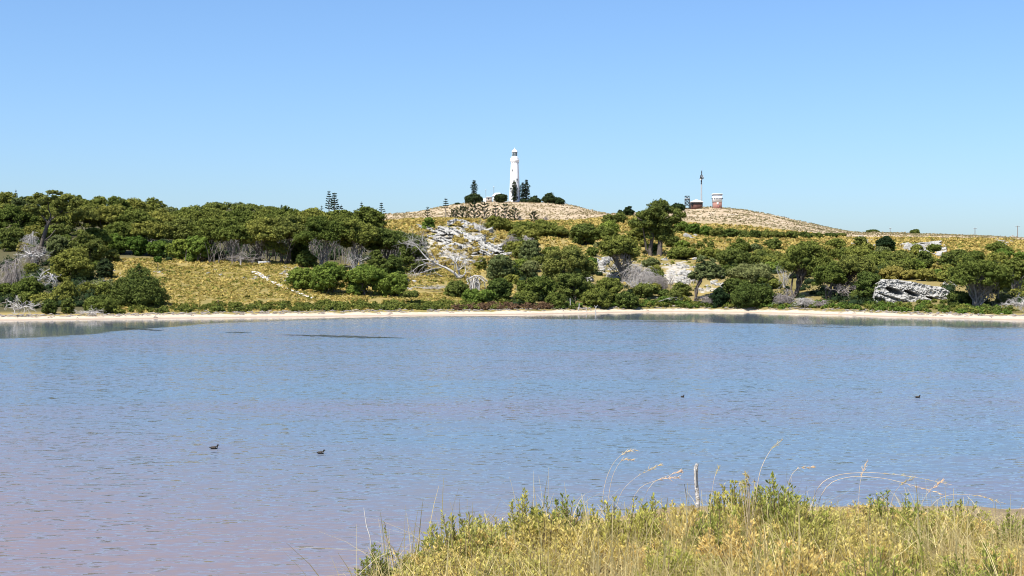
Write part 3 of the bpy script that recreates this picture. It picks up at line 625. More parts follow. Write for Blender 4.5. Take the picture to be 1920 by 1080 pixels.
# far green hill at left: reads as one mass
def far_wood():
    rng = np.random.default_rng(21); b = MB(); C = []; A = []
    for k in range(90):
        px = rng.uniform(345, 520); d = rng.uniform(880, 985); x, y, z = ground(px, d); top = np.interp(px, [345, 370, 400, 440, 485, 520], [392, 386, 381, 381, 385, 392])
        h = np.clip(zrow(top + rng.uniform(0, 6), d) - z, 1.5, 7); r = rng.uniform(2, 3.6); C.append((x, y, z + h - r * .6)); A.append((r, r, r * .7))
    foliage(b, C, A, 900, rng, 1.5, 9000)
    tag(b.build("distant_wood", LEAF['dark']), "bluish green wood covering the far hill behind the left woodland", kind='stuff')
far_wood()

# pines ---------------------------------------------------------------
def pine(px, by, ty, w, label, d=None, dense=False, group=None, top=False, dark=True):
    TREE_N[0] += 1; rng = np.random.default_rng(1000 + TREE_N[0])
    x, y, z = ground(px, d) if d else hit(px, by)
    H = zrow(ty, y) - z; W = w * y / F; t = thing('pine_tree', (x, y, z), label, 'tree', group); b = MB(); s = MB()
    s.tube([(0, 0, -.3), (0, 0, H * .5), (0, 0, H)], [.017 * H + .06, .011 * H + .05, .04], 6)
    k0 = .08 if not top else .5; nw = int(np.clip(H / (1.15 if dense else 1.9), 5, 15))
    for k in range(nw):
        u = k0 + (1 - k0) * k / nw; L = W / 2 * (min(1, (1 - u) * (2.6 if dense else 1.5) + .12)) * rng.uniform(.75, 1.1); n = 6 if not dense else 8
        a0 = rng.uniform(0, 6.28)
        for q in range(n):
            a = a0 + q * 6.283 / n + rng.normal() * .12; lift = (.42 if dense else .62 if not top else .3) * rng.uniform(.6, 1.3)
            l = L * rng.uniform(.7, 1.05); e = np.array([math.cos(a) * l, math.sin(a) * l, u * H + l * lift]); p0 = np.array([0, 0, u * H])
            mid = (p0 + e) / 2 - np.array([0, 0, l * .1]); path = bez(p0, mid, e, 5); s.tube(path, np.linspace(.012 * H * (1 - u) + .03, .02, 5), 3)
            m = int(24 if not dense else 22); tt = rng.uniform(.25 if not dense else .1, 1.02, m) ** .7
            pts = p0 * ((1 - tt) ** 2)[:, None] + mid * (2 * tt * (1 - tt))[:, None] + e * (tt ** 2)[:, None] + rng.normal(size=(m, 3)) * np.array([.08, .08, .05]) * W * (.16 if not dense else .3)
            leaves(b, pts, np.array([0, 0, 1.]) + 0 * pts, (.035 if not dense else .05) * W + .00034 * y, rng.random(m), rng, .5)
    b.build('crown', LEAF['pine'], t); s.build('trunk', M_BARK if dense else M_BARKG, t); return t
pine(889, 384, 337, 15, "slim dark pine rising from bush left of lighthouse", d=1020, dense=True)
pine(964, 379, 337, 14, "slim dark pine standing right in front of white lighthouse", d=1010, dense=True)
pine(980, 380, 341, 14, "left pine of the dark pair right of lighthouse", d=1015, dense=True)
pine(987, 380, 336, 15, "right taller pine of the dark pair beside lighthouse", d=1018, dense=True)
pine(836, 416, 370, 22, "tall sparse pine with bare stem left of hill pine thicket", d=640, top=True)
pine(802, 420, 386, 14, "small pine on the skyline above the round perched bush", d=640)
for px, ty, w, lab in [(868, 386, 40, "leftmost broad pine of the row below lighthouse hill"), (889, 376, 34, "tall pine second in the row below lighthouse hill"), (908, 378, 32, "pale limbed pine middle of row below lighthouse hill"),
                       (929, 382, 24, "slender pine right of middle in row below lighthouse"), (947, 380, 28, "open spreading pine directly below the lighthouse"), (964, 388, 32, "layered pine at right end of row below lighthouse"), (1001, 395, 24, "small dark pine alone right of the pine row")]:
    pine(px, 418, ty, w, lab, d=560 if px != 1001 else 540)
pine(851, 418, 392, 22, "short pale pine at far left of the row below hill", d=560)
pine(617, 430, 356, 24, "left tall open pine showing above the woodland canopy", d=640, top=True)
pine(627, 430, 360, 32, "right broader open pine showing above the woodland canopy", d=650, top=True)
pine(640, 430, 383, 18, "short pine top right of tall open pair above canopy", d=650, top=True)
pine(603, 430, 384, 14, "short pine top left of tall open pair above canopy", d=650, top=True)
pine(678, 420, 377, 18, "pine tip peeping over the rounded dome tree", d=620, top=True)
pine(715, 420, 378, 18, "sparse pine top right behind rounded dome tree", d=620, top=True)
pine(528, 430, 383, 10, "tiny sparse pine on far skyline above dark canopy", d=800, top=True)
pine(30, 405, 354, 14, "thin pine tip above the left end of skyline", d=530, top=True)

# dead wood ----------------------------------------------------------------
def grow(rng, out, p, d, L, r, depth, curl=.25, kids=(2, 4)):
    n = 5; pts = [p]; dd = d / np.linalg.norm(d)
    for k in range(n):
        dd = dd + rng.normal(size=3) * curl * .5; dd /= np.linalg.norm(dd); pts.append(pts[-1] + dd * L / n)
    out.append((np.array(pts), np.linspace(r, r * .4, n + 1)))
    if depth:
        for k in range(rng.integers(kids[0], kids[1] + 1)):
            i = rng.integers(2, n + 1); q = dd + rng.normal(size=3) * .75; q /= np.linalg.norm(q)
            grow(rng, out, pts[i], q, L * rng.uniform(.45, .75), r * .55 * rng.uniform(.7, 1.1), depth - 1, curl, kids)
def fit(out, W, H, low=-.15):
    a = np.concatenate([p for p, r in out]); lo = a.min(0); hi = a.max(0); sx = W / max(hi[0] - lo[0], .1); sz = H / max(hi[2] - lo[2], .1)
    return [((p - np.array([(lo[0] + hi[0]) / 2, 0, lo[2]])) * np.array([sx, sx * .8, sz]) + np.array([0, 0, low]), r) for p, r in out]
def dead(px, by, ty, w, label, mode='up', n=5, seed=1, r=.14, m=None, name='dead_tree', cat='dead tree', group=None, depth=3, d=None):
    r *= .72; n = int(n * 1.4)
    rng = np.random.default_rng(seed); x, y, z = ground(px, d) if d else hit(px, by); H = zrow(ty, y) - z; W = w * y / F; out = []
    for k in range(n):
        a = rng.uniform(0, 6.28)
        if mode == 'up': grow(rng, out, rng.normal(size=3) * np.array([.12, .12, 0]) * W, np.array([math.cos(a) * .6, math.sin(a) * .6, 1.]), H * .7, r, depth)
        elif mode == 'heap': grow(rng, out, np.array([rng.uniform(-.35, .35) * W, rng.uniform(-.25, .25) * W, rng.uniform(0, .25) * H]), np.array([math.cos(a), math.sin(a), rng.uniform(-.1, .45)]), W * .45, r, depth, .35)
        else: grow(rng, out, np.array([rng.uniform(-.45, .45) * W, rng.uniform(-.2, .2) * W, rng.uniform(.5, 1) * H]), np.array([math.cos(a), math.sin(a) - .3, -.9]), H * .9, r, depth, .3)
    b = MB()
    for p, rr in fit(out, W, H): b.tube(p, rr, 4)
    t = thing(name, (x, y, z), label, cat, group); b.build('branches', m or M_DEAD, t); return t
def brush(px, by, ty, w, label, n=260, seed=1, m=None, flat=.6, r=.035):
    rng = np.random.default_rng(seed); x, y, z = hit(px, by); H = zrow(ty, y) - z; W = w * y / F; b = MB(); k0 = int(rng.integers(3, 6))
    heads = [np.array([rng.uniform(-.3, .25) * W, rng.uniform(-.2, .2) * W, H * rng.uniform(.45, .95)]) for _ in range(k0)]   # a few fallen limbs the twigs spray from
    for h in heads: b.tube(bez(np.array([h[0] * .3, h[1] * .3, -.2]), h * np.array([.5, .6, .9]), h, 6), np.linspace(.16, .07, 6) * min(1, W / 6 + .3), 4)
    for k in range(int(n * .8)):
        h = heads[rng.integers(k0)] * np.array([1, 1, rng.uniform(.35, 1)]); a = rng.normal(.15, 1.25) + (math.pi if rng.random() < .35 else 0); L = W * rng.uniform(.12, .42)
        mid = h + np.array([math.cos(a) * L * .55, math.sin(a) * L * .4, rng.uniform(-.02, .22) * H]); e = h + np.array([math.cos(a) * L, math.sin(a) * L * .7, -rng.uniform(.0, .85) * h[2]])
        path = bez(h, mid, e, 6); b.tube(path, np.linspace(r * 1.2, r * .4, 6), 3)
        for q in range(2): i = rng.integers(2, 6); g = path[i] + rng.normal(size=3) * .09 * W * np.array([1, 1, .7]); g[2] = max(g[2], 0); b.tube([path[i], (path[i] + g) / 2 + rng.normal(size=3) * .04, g], [r * .7, r * .55, r * .3], 3)
    t = thing('dry_brush', (x, y, z), label, 'dead shrub'); b.build('twigs', m or M_TWIG, t); return t
brush(20, 548, 480, 62, "large grey brown leafless brush at left frame edge", 420, 1)
brush(66, 500, 446, 66, "grey twiggy brush behind the tall leaning trunk", 260, 2)
brush(60, 470, 430, 40, "pale grey twigs high in the shade left of the leaning trunk", 150, 3, M_DEAD)
dead(62, 508, 455, 66, "bleached log pile left of the leaning trunk foot", 'heap', 9, 4, .2)
dead(82, 552, 500, 60, "bleached limbs hanging down slope below the leaning trunk", 'down', 7, 5, .16)
dead(36, 594, 551, 84, "big bleached fallen tree top lying at left water edge", 'heap', 11, 6, .13)
dead(166, 594, 570, 70, "low bleached twig heap on shore left of the cone tree", 'heap', 12, 7, .08)
dead(180, 552, 518, 60, "pale dead branches in dark gap left of the cone tree", 'heap', 6, 8, .1)
dead(290, 462, 430, 40, "white dead branches showing inside wood above bright thicket", 'up', 4, 9, .12, d=356)
dead(668, 512, 462, 60, "white arching dead limbs under the wide umbrella canopy", 'up', 6, 10, .12)
dead(460, 500, 460, 90, "grey fallen branches in dark shade behind the white post", 'heap', 10, 11, .08, M_TWIG)
def white_tree():
    x, y, z = hit(860, 522); t = thing('dead_tree', (x, y, z), "big bleached fallen tree with limbs spread across the slope", 'dead tree')
    q = y / F; rng = np.random.default_rng(3); P = lambda a, b, dy=0: np.array([(a - 860) * q, dy, (522 - b) * q]); out = []
    def limb(pts, r0, r1, dy=1.2, tw=3):
        r0 *= .95; r1 *= .8; tw = int(tw * 1.8 + .5)
        pp = np.array([P(a, b, -.3 + dy * math.sin(i * 1.3 + a)) for i, (a, b) in enumerate(pts)]); out.append((pp, np.linspace(r0, r1, len(pp))))
        for k in range(tw):
            i = rng.integers(1, len(pp)); dr = pp[i] - pp[i - 1]; dr = dr / np.linalg.norm(dr) + rng.normal(size=3) * .45; grow(rng, out, pp[i], dr, 19 * q * rng.uniform(.7, 1.5), r1 * .95, 2, .22, (3, 5))
    limb([(864, 526), (852, 512), (836, 503), (818, 496), (804, 488)], .42, .2, tw=2)
    limb([(804, 488), (792, 476), (784, 466), (776, 460)], .19, .07, tw=4); limb([(806, 489), (800, 472), (794, 458)], .16, .06, tw=4)
    limb([(818, 496), (800, 494), (784, 500), (775, 508)], .17, .06, tw=3); limb([(822, 497), (812, 480), (806, 466)], .15, .06, tw=4)
    limb([(830, 502), (808, 506), (790, 512), (776, 516)], .16, .06, tw=3)
    limb([(862, 524), (860, 508), (856, 494), (858, 484)], .3, .12, tw=4); limb([(860, 508), (868, 500), (878, 496)], .16, .06, tw=2)
    limb([(856, 496), (848, 488), (842, 482)], .14, .06, tw=3); limb([(864, 524), (872, 514), (873, 505)], .22, .1, tw=1)
    limb([(846, 530), (830, 520), (816, 512)], .2, .1, tw=1)
    for k in range(10): limb([(866 + rng.uniform(-6, 6), 516), (850 + rng.uniform(-16, 14), 528)], .1, .06, tw=0)
    b = MB()
    for p, r in out: b.tube(p, r, 5)
    b.build('branches', M_DEAD, t)
    x, y, z = hit(884, 543); q2 = y / F; t2 = thing('dead_branch', (x, y, z), "white arching dead branches like a cage beside fallen tree", 'dead branch'); b = MB()
    for k in range(13):
        a0 = rng.uniform(874, 900); a1 = a0 + rng.uniform(-12, 18); pk = rng.uniform(515, 528); dy = rng.uniform(-1.5, 1.5)
        pts = [((a - 884) * q2, dy + .4 * math.sin(i + k), (543 - c) * q2) for i, (a, c) in enumerate([(a0, 546), (a0 + 1, 532), ((a0 + a1) / 2, pk), (a1 + 4, pk + 6), (a1 + 10, rng.uniform(528, 546))])]
        b.tube(np.array(pts), np.linspace(.16, .07, 5), 4)
    b.tube([((a - 884) * q2, 0, (543 - c) * q2) for a, c in [(877, 524), (890, 517), (902, 518), (914, 527)]], [.2, .18, .15, .08], 5)
    b.build('branches', M_DEAD, t2)
white_tree()
dead(805, 546, 530, 66, "bleached roots lying flat left below the fallen tree", 'heap', 8, 14, .13)
dead(902, 440, 406, 24, "white leafless small tree standing above the outcrop", 'up', 5, 15, .11)
brush(955, 470, 438, 40, "purple grey brush beside the right end of outcrop", 170, 16)
brush(990, 458, 434, 26, "pale grey leafless brush between olive bushes upslope", 110, 17, M_DEAD)
brush(975, 416, 402, 16, "small grey brush in front of the pine row", 60, 40)
brush(1022, 416, 404, 16, "small grey leafless bush right of the small lone pine", 60, 41)
dead(1030, 520, 505, 40, "pale dead limbs on bare patch left of dark dome", 'heap', 6, 18, .12)
dead(980, 552, 532, 30, "small pale dead branches between olive and dark bushes", 'heap', 5, 19, .1)
dead(1108, 542, 527, 18, "short white dead stump with splayed limbs below dark tree", 'up', 3, 20, .16, depth=1)
brush(1208, 545, 482, 70, "large pale grey mass of fallen brush below twin trunks", 520, 21, plain("pale twigs", (.5, .46, .42), .9, .4, 1.2), r=.045)
brush(1240, 548, 512, 46, "purple grey twig bush right of the fallen brush mass", 260, 22)
dead(1150, 528, 466, 90, "tangle of grey dead limbs beneath bare limbed umbrella tree", 'up', 9, 23, .12, M_TWIG)
dead(1196, 552, 516, 64, "bleached curling limbs below the fallen brush mass", 'heap', 8, 24, .14)
dead(1265, 535, 503, 36, "white dead branches among scattered boulders", 'up', 4, 25, .14)
dead(1296, 548, 506, 34, "white bent dead limbs hanging left of leaning dark trunk", 'down', 6, 26, .18)
dead(1262, 566, 553, 90, "fallen grey log with side limbs lying above shore scrub", 'heap', 5, 27, .14, depth=2)
dead(1470, 548, 484, 30, "pale standing dead limbs at left side of many trunked tree", 'up', 6, 28, .13)
brush(1472, 574, 540, 44, "left grey twig bush under the many trunked tree", 300, 29)
brush(1512, 577, 554, 46, "drooping pale twig bush right under the many trunked tree", 260, 30, M_DEAD)
brush(1545, 577, 560, 34, "low grey twig heap on shore near the boulder", 130, 31)
dead(1580, 566, 520, 70, "dead grey tangle of limbs beneath wide dark canopy", 'heap', 10, 32, .1, M_TWIG)
dead(1852, 572, 505, 100, "grey dead limbs among trunks of the broad open tree", 'up', 10, 33, .1, M_TWIG)
dead(1905, 586, 546, 60, "bleached tangled roots piled at right frame edge", 'heap', 12, 34, .15)
brush(1335, 572, 552, 60, "thin grey twigs along ground right of leaning trunk", 120, 35)

# rock ------------------------------------------------------------------
def stone(rng, sx, sy, sz, tilt=0.0, lv=2, rough=.5):
    """a broken limestone slab: displaced subdivided box"""
    n = 8; g = np.linspace(-1, 1, n); V = []; Fc = []; base = 0
    for ax in range(3):
        for sg in (-1, 1):
            a, b = np.meshgrid(g, g, indexing='ij'); c = np.full_like(a, sg); p = [None] * 3; p[ax] = c; p[(ax + 1) % 3] = a; p[(ax + 2) % 3] = b
            V.append(np.stack(p, -1).reshape(-1, 3)); i = np.arange(n - 1)[:, None] * n; j = np.arange(n - 1)[None]
            f = np.stack([i + j, i + n + j, i + n + j + 1, i + j + 1], -1).reshape(-1, 4)
            Fc.append((f if sg > 0 else f[:, ::-1]) + base); base += n * n
    V = np.concatenate(V); L = np.linalg.norm(V, axis=1)[:, None]; V = V / L ** .45
    s = rng.uniform(0, 99); V = V * (1 + rough * 2.6 * fbm(V[:, 0:1] * 1.7 + V[:, 2:3] * 2.3 + s, V[:, 1:2] * 1.7 - V[:, 2:3] * 2.1 + s))
    V = V * np.array([sx, sy, sz]); c, t = math.cos(tilt), math.sin(tilt)
    return V @ np.array([[c, 0, t], [0, 1, 0], [-t, 0, c]]), np.concatenate(Fc)
def rocks(px, by, label, spots, seed, name='rock_outcrop', cat='rock', push=0.0):
    """spots: px, py, width px, height px, tilt"""
    rng = np.random.default_rng(seed); x, y, z = hit(px, by); t = thing(name, (x, y, z), label, cat)
    for a, c, w, h, tl in spots:
        if 200 < px < 560: w *= .72; h *= .6
        X, Y, Z = hit(a, c + h * .3); q = Y / F; V, f = stone(rng, w * q * .5, w * q * .38, h * q * .62, R(tl))
        MB().add(V + np.array([X - x, Y - y - push * rng.uniform(0, 1) * (w > 12), Z - z + rng.uniform(-.3, .12) * h * q]), f).build('rock', M_ROCK, t)
    return t
rg = np.random.default_rng(77); sp = []
for a0, c0, a1, c1, h in [(846, 413, 868, 416, 5), (802, 424, 905, 432, 6), (783, 431, 842, 447, 6), (826, 432, 908, 450, 8), (842, 441, 925, 464, 6), (868, 436, 935, 466, 6), (800, 440, 850, 452, 5), (850, 455, 944, 479, 6), (845, 466, 905, 480, 5), (900, 444, 948, 466, 5), (862, 424, 912, 438, 7), (835, 478, 880, 488, 5)]:
    a = a0; sl = (c1 - c0) / (a1 - a0)
    while a < a1:
        w = rg.uniform(13, 34); sp.append((a + w / 2, c0 + sl * (a - a0 + w / 2) + rg.normal() * 1.6, w * 1.12, h * rg.uniform(.6, 1.15), math.degrees(math.atan(sl)) + rg.normal() * 5)); a += w * rg.uniform(.85, 1.25)
for k in range(46): w = rg.uniform(5, 13); sp.append((rg.uniform(812, 915), rg.uniform(456, 500), w, w * rg.uniform(.4, .75), rg.uniform(-10, 30)))
sp += [(858, 484, 26, 13, 0), (880, 489, 22, 14, 0), (842, 462, 18, 10, 10)]
rocks(862, 470, "ledged white limestone outcrop tumbling down the gully behind the fallen tree", sp, 50, push=1.2)
def ledge(parent, tops, bots, out, seed):
    """one weathered limestone bed: its lip hangs out over an undercut foot"""
    u = np.linspace(tops[0][0], tops[-1][0], int((tops[-1][0] - tops[0][0]) * 1.3)); nv = 16; nu = len(u); px_, pz_ = zip(*tops); bx_, bz_ = zip(*bots); V = []
    top = np.interp(u, px_, pz_) + 7 * fbm(u / 7, u * 0 + seed); bot = np.interp(u, bx_, bz_) + 8 * fbm(u / 8, u * 0 + seed + 5); ends = np.clip(np.minimum(u - u[0], u[-1] - u) / 7, 0, 1); loc = parent.location
    for i in range(nu):
        x0, y0, z0 = hit(u[i], bot[i]); q = y0 / F; hgt = (bot[i] - top[i]) * q
        for j in range(nv):
            v = (j - 2) / (nv - 3); vv = min(max(v, 0), 1)
            nz = 3.0 * fbm(np.array([u[i] / 10]), np.array([vv * 3 + seed]), 5)[0] + 2.2 * abs(fbm(np.array([u[i] / 3.5]), np.array([vv * 6 + seed]), 3)[0]) - .5 * (int(vv * 3.2 + seed + u[i] * .03) % 2)
            y = y0 - out * ends[i] * (1 - .35 * vv) + nz + 2.2 * vv * hgt * .5; z = z0 + .25 + vv * hgt
            if j == 0: y = y0 + 1.6; z = z0 + .1
            elif j == 1: y = y0 + .3; z = z0 + .38
            elif j == nv - 1: y += 2.6; z -= .35
            V.append((x0 - loc[0], y - loc[1], z - loc[2]))
    i = np.arange(nu - 1)[:, None] * nv; j = np.arange(nv - 1)[None]
    MB().add(V, np.stack([i + j, i + nv + j, i + nv + j + 1, i + j + 1], -1).reshape(-1, 4)).build('ledge', M_CLIFF, parent)
_oc = [o for o in bpy.data.objects if o.name.startswith('rock_outcrop') and not o.parent][0]
ledge(_oc, [(838, 414), (862, 411), (890, 418), (912, 428)], [(838, 423), (862, 423), (890, 433), (912, 438)], 1.5, 1)
ledge(_oc, [(781, 421), (806, 428), (836, 434)], [(781, 428), (806, 437), (836, 443)], 1.2, 2)
ledge(_oc, [(820, 424), (850, 428), (880, 440), (912, 453), (946, 468)], [(820, 434), (850, 443), (880, 458), (912, 469), (946, 478)], 2.2, 3)
ledge(_oc, [(846, 454), (880, 464), (925, 476)], [(846, 461), (880, 473), (925, 484)], 1.2, 4)
ledge(_oc, [(800, 441), (824, 446), (850, 455)], [(800, 448), (824, 454), (850, 462)], 1.0, 6)
rg = np.random.default_rng(78)
rocks(1272, 530, "scatter of white boulders on bare slope left of leaning trunk", [(rg.normal(1272, 22), rg.normal(515, 15), w, w * rg.uniform(.5, .8), rg.uniform(-20, 20)) for w in rg.uniform(5, 13, 44)], 51, 'boulder_field')
rocks(1132, 515, "pale rock face half hidden behind bare limbed umbrella tree", [(rg.normal(1132, 14), rg.normal(500, 12), w, w * .6, 10) for w in rg.uniform(10, 24, 14)], 52)
rocks(1730, 470, "long pale slab outcrop on heath right of isolated black tree", [(rg.uniform(1695, 1768), 0, w, w * rg.uniform(.3, .5), rg.uniform(0, 20)) for w in rg.uniform(8, 26, 36)] and
      [(a, np.interp(a, [1695, 1768], [460, 470]) + rg.normal() * 6, w, w * rg.uniform(.3, .5), rg.uniform(0, 20)) for a, w in zip(rg.uniform(1695, 1768, 36), rg.uniform(8, 24, 36))] + [(1703, 463, 22, 15, -30), (1740, 456, 44, 7, 4)], 53)
rocks(1622, 455, "scattered pale rocks on heath left of isolated black tree", [(rg.normal(1622, 13), rg.normal(452, 5), w, w * .55, 0) for w in rg.uniform(5, 11, 18)], 54)
rocks(1882, 456, "scattered pale rocks on heath near the right frame edge", [(rg.normal(1882, 15), rg.normal(455, 5), w, w * .5, -15) for w in rg.uniform(5, 14, 22)], 55)
rocks(1290, 446, "pair of pale rocks in gap of green row left end", [(1288, 443, 14, 9, -20), (1297, 446, 9, 6, 0), (1305, 442, 10, 5, -30)], 56)
rocks(470, 518, "broken line of white stones across upper golden field", [(rg.uniform(395, 505), 0, 0, 0, 0)] and [(a, np.interp(a, [380, 440, 500], [508, 517, 520]) + rg.normal() * 4, w, w * .5, 15) for a, w in zip(rg.uniform(380, 505, 26), rg.uniform(4, 11, 26))], 57)
rocks(546, 515, "white rubble bank left of the wide green thicket", [(rg.normal(546, 10), rg.normal(511, 9), w, w * .5, 20) for w in rg.uniform(5, 14, 24)], 58)
rocks(293, 512, "small white stones beside the round topped sapling", [(rg.normal(296, 6), rg.normal(511, 4), w, w * .6, 30) for w in rg.uniform(4, 8, 7)], 59)
rocks(235, 520, "pale stones showing left above the cone shaped tree", [(rg.normal(232, 9), rg.normal(521, 4), w, w * .6, 20) for w in rg.uniform(5, 11, 9)], 60)
rocks(1638, 568, "single white boulder left in front of the cliff", [(1638, 562, 19, 11, 10), (1631, 566, 8, 6, 0)], 61, 'boulder')
rocks(1785, 540, "low pale rocks right of the cliff top", [(rg.normal(1788, 9), rg.normal(533, 4), w, w * .5, -20) for w in rg.uniform(6, 14, 8)], 62)
rocks(1335, 545, "pale stones behind the leaning dark trunk", [(rg.normal(1335, 14), rg.normal(540, 8), w, w * .6, 0) for w in rg.uniform(6, 13, 16)], 63)
rocks(770, 530, "white stones at right foot of green thicket", [(rg.normal(768, 7), rg.normal(528, 5), w, w * .7, 0) for w in rg.uniform(5, 12, 7)], 64)
def cliff():
    x, y, z = hit(1715, 567); q = y / F; t = thing('rock_cliff', (x, y, z), "long white limestone cliff with dark hollows above the right shore", 'rock')
    nu, nv = 230, 90; u = np.linspace(1640, 1797, nu); v = np.linspace(0, 1, nv); U, Vv = np.meshgrid(u, v, indexing='ij')
    top = np.interp(u, [1640, 1646, 1660, 1690, 1740, 1775, 1790, 1797], [560, 534, 524, 525, 534, 541, 552, 564]); bot = np.interp(u, [1640, 1700, 1750, 1797], [570, 570, 570, 568])
    top = top + 3.0 * fbm(u / 7, u * 0 + 3)
    row = bot[:, None] + (top - bot)[:, None] * np.minimum(Vv / .8, 1)
    Zr = (567 - row) * q; back = .9 * (1 - row / 567) * 30 + np.maximum(Vv - .8, 0) * 20
    # strata dip to the right: noise stretched along the dip
    A = (U - 1640) * .9 + (row - 525) * .35; B = (row - 525) - (U - 1640) * .30
    rel = 1.3 * fbm(A / 10, B / 7, 5) + 1.1 * np.abs(fbm(U / 7 + 7, row / 4.5 + 3, 4)) + .8 * np.abs(fbm(A / 3 + 2, B / 2.2 + 9, 3)) + .5 * fbm(A / 2.2, B / 1.8, 3)
    for a, c, w, h, dp in [(1681, 546, 15, 5.5, 2.6), (1713, 551, 13, 4.2, 2.4), (1700, 568, 50, 2.5, .9), (1765, 565, 24, 3, 1.6), (1652, 563, 10, 4, 1.2)]:
        du = U - a; dv = (row - c) - du * .33 - 2.5 * fbm(U / 6, row / 5); g = (du / w) ** 2 + (dv / h) ** 2; rel = rel + 1.5 * dp * np.clip(1.6 - 1.3 * g, 0, 1) ** .6
    Y = back + rel
    P = np.stack([(U - 1715) * q, Y, Zr + .2 * fbm(A / 5, B / 3)], -1)
    i = np.arange(nu - 1)[:, None] * nv; j = np.arange(nv - 1)[None]
    MB().add(P.reshape(-1, 3), np.stack([i + j, i + nv + j, i + nv + j + 1, i + j + 1], -1).reshape(-1, 4)).build('rock_face', M_CLIFF, t)
cliff()
def chalk_path():
    pts = [(474, 509), (486, 516), (500, 524), (520, 534), (540, 542), (562, 551), (588, 561)]; c = [hit(*p) for p in pts]; rng = np.random.default_rng(4)
    P = np.array(c); tt = np.linspace(0, len(P) - 1, 60); X = np.interp(tt, range(len(P)), P[:, 0]); Y = np.interp(tt, range(len(P)), P[:, 1]); w = np.interp(tt, [0, 2, 6], [.95, .65, .5]) * rng.uniform(.55, 1.35, 60)
    V = []
    for k in range(60):
        for s in (-1, -.33, .33, 1): xx = X[k]; yy = Y[k] + s * w[k] * 2.2; V.append((xx, yy, float(terr(xx, yy)) + .12))
    f = [(4 * i + j, 4 * i + 4 + j, 4 * i + 5 + j, 4 * i + 1 + j) for i in range(59) for j in range(3)]
    tag(MB().add(V, f).build('path', plain("chalk path", (.60, .56, .50), .95, .35, 1.5)), "narrow chalky white footpath running down through the golden field", kind='structure')
chalk_path()

# ------------------------------------------------------------------ ground cover
def scatter(n, px0, px1, d0, d1, rng, ok):
    d = np.sqrt(rng.uniform(d0 ** 2, d1 ** 2, n)); px = rng.uniform(px0, px1, n); X = (px - 960) / F * d; Z = terr(X, d); py = HOR + F * (EYE - Z) / d
    k = ok(px, py, d, Z); return X[k], d[k], Z[k]
def tufts(name, label, leaf, n, area, ok, h, per, seed, w=1.0):
    rng = np.random.default_rng(seed); X, Y, Z = scatter(n, *area, rng, ok); m = len(X); b = MB()
    c = np.repeat(np.stack([X, Y, Z], -1), per, 0); s = np.repeat(h * Y / 300 * rng.uniform(.55, 1.3, m), per)[:, None]; dd = dirs(rng, m * per); dd[:, 2] = np.abs(dd[:, 2])
    ti = np.clip(.6 * np.repeat(rng.random(m), per) + .4 * rng.random(m * per), 0, 1)
    leaves(b, c + dd * s * np.array([.75 * w, .75 * w, .55]), dd, s * .75, ti, rng, .5)
    tag(b.build(name, LEAF[leaf]), label, kind='stuff'); return m
def field(px, py, d, Z):
    r, du, fo = zones(px, py, d); X = (px - 960) / F * d; return (Z > 1.0) & (fo < .3) & (du < .4) & (np.random.default_rng(1).random(len(px)) > r * .55) & (vnoise(X / 2.5, d / 4) > .2)
tufts('heath_grass', "golden dry heath tufts covering the open slopes", 'gold', 40000, (-150, 2100, 262, 640), field, .55, 7, 1)
tufts('heath_scrub', "small olive heath cushions dotted over open slopes", 'yellow', 16000, (-150, 2100, 262, 640), lambda px, py, d, Z: field(px, py, d, Z) & (vnoise((px - 960) / F * d / 5 + 9, d / 7) > .42), .5, 8, 2)
tufts('heath_scrub', "darker green heath cushions sprinkled over the open slopes", 'olive', 5200, (-150, 2100, 290, 640), lambda px, py, d, Z: field(px, py, d, Z) & (vnoise((px - 960) / F * d / 8 + 3, d / 9) > .48), .5, 12, 3)
tufts('heath_grass', "short golden grass tufts closing over the left meadow", 'gold', 17000, (190, 900, 262, 352), field, .34, 6, 11)
tufts('heath_scrub', "olive straw tufts mixed through the left meadow grass", 'yellow', 5200, (190, 900, 262, 352), lambda px, py, d, Z: field(px, py, d, Z) & (vnoise((px - 960) / F * d / 4 + 5, d / 5) > .38), .36, 7, 12)
def dunes(px, py, d, Z): return zones(px, py, d)[1] > .5
LEAF['dune'] = leaf_mat("foliage dune", (.20, .165, .085), (.30, .255, .14)); LEAF['straw'] = leaf_mat("dry dune grass", (.30, .215, .125), (.43, .33, .20))
tufts('dune_grass', "dry brown grass tufts speckling the pale dune hills", 'straw', 11000, (640, 2050, 600, 1080), dunes, .28, 4, 4)
tufts('dune_scrub', "grey olive low scrub speckling the pale dune hills", 'dune', 2600, (640, 2050, 600, 1080), lambda px, py, d, Z: dunes(px, py, d, Z) & (vnoise((px - 960) / F * d / 14, d / 20) > .5), .36, 6, 5)
tufts('dune_scrub', "brown olive scrub thickening over the bare tower hill", 'dune', 9000, (1235, 2050, 600, 800), lambda px, py, d, Z: dunes(px, py, d, Z) & (fbm((px - 960) / F * d / 16 + 2, d / 22, 4) > .02), .26, 5, 15)
def clumps(name, label, pal, seed, bands, n, hh, cover=1.3, cap=26000):
    rng = np.random.default_rng(seed); C = []; A = []
    for k in range(n):
        a0, a1, h0, h1 = bands[rng.integers(len(bands))]; px = rng.uniform(a0, a1); dw = EYE * F / (np.interp(px, GP, [COLS[int(g)][0] for g in GP]) - HOR)
        x, y, z = hit(px, np.interp(px, GP, [COLS[int(g)][0] for g in GP]) - rng.uniform(h0, h1)); r = hh * rng.uniform(.55, 1.3)
        C.append((x, y, z + r * .25)); A.append((r * 1.3, r * 1.1, r * .8))
    b = MB(); foliage(b, C, A, 275, rng, cover, cap); tag(b.build(name, LEAF[pal]), label, kind='stuff')
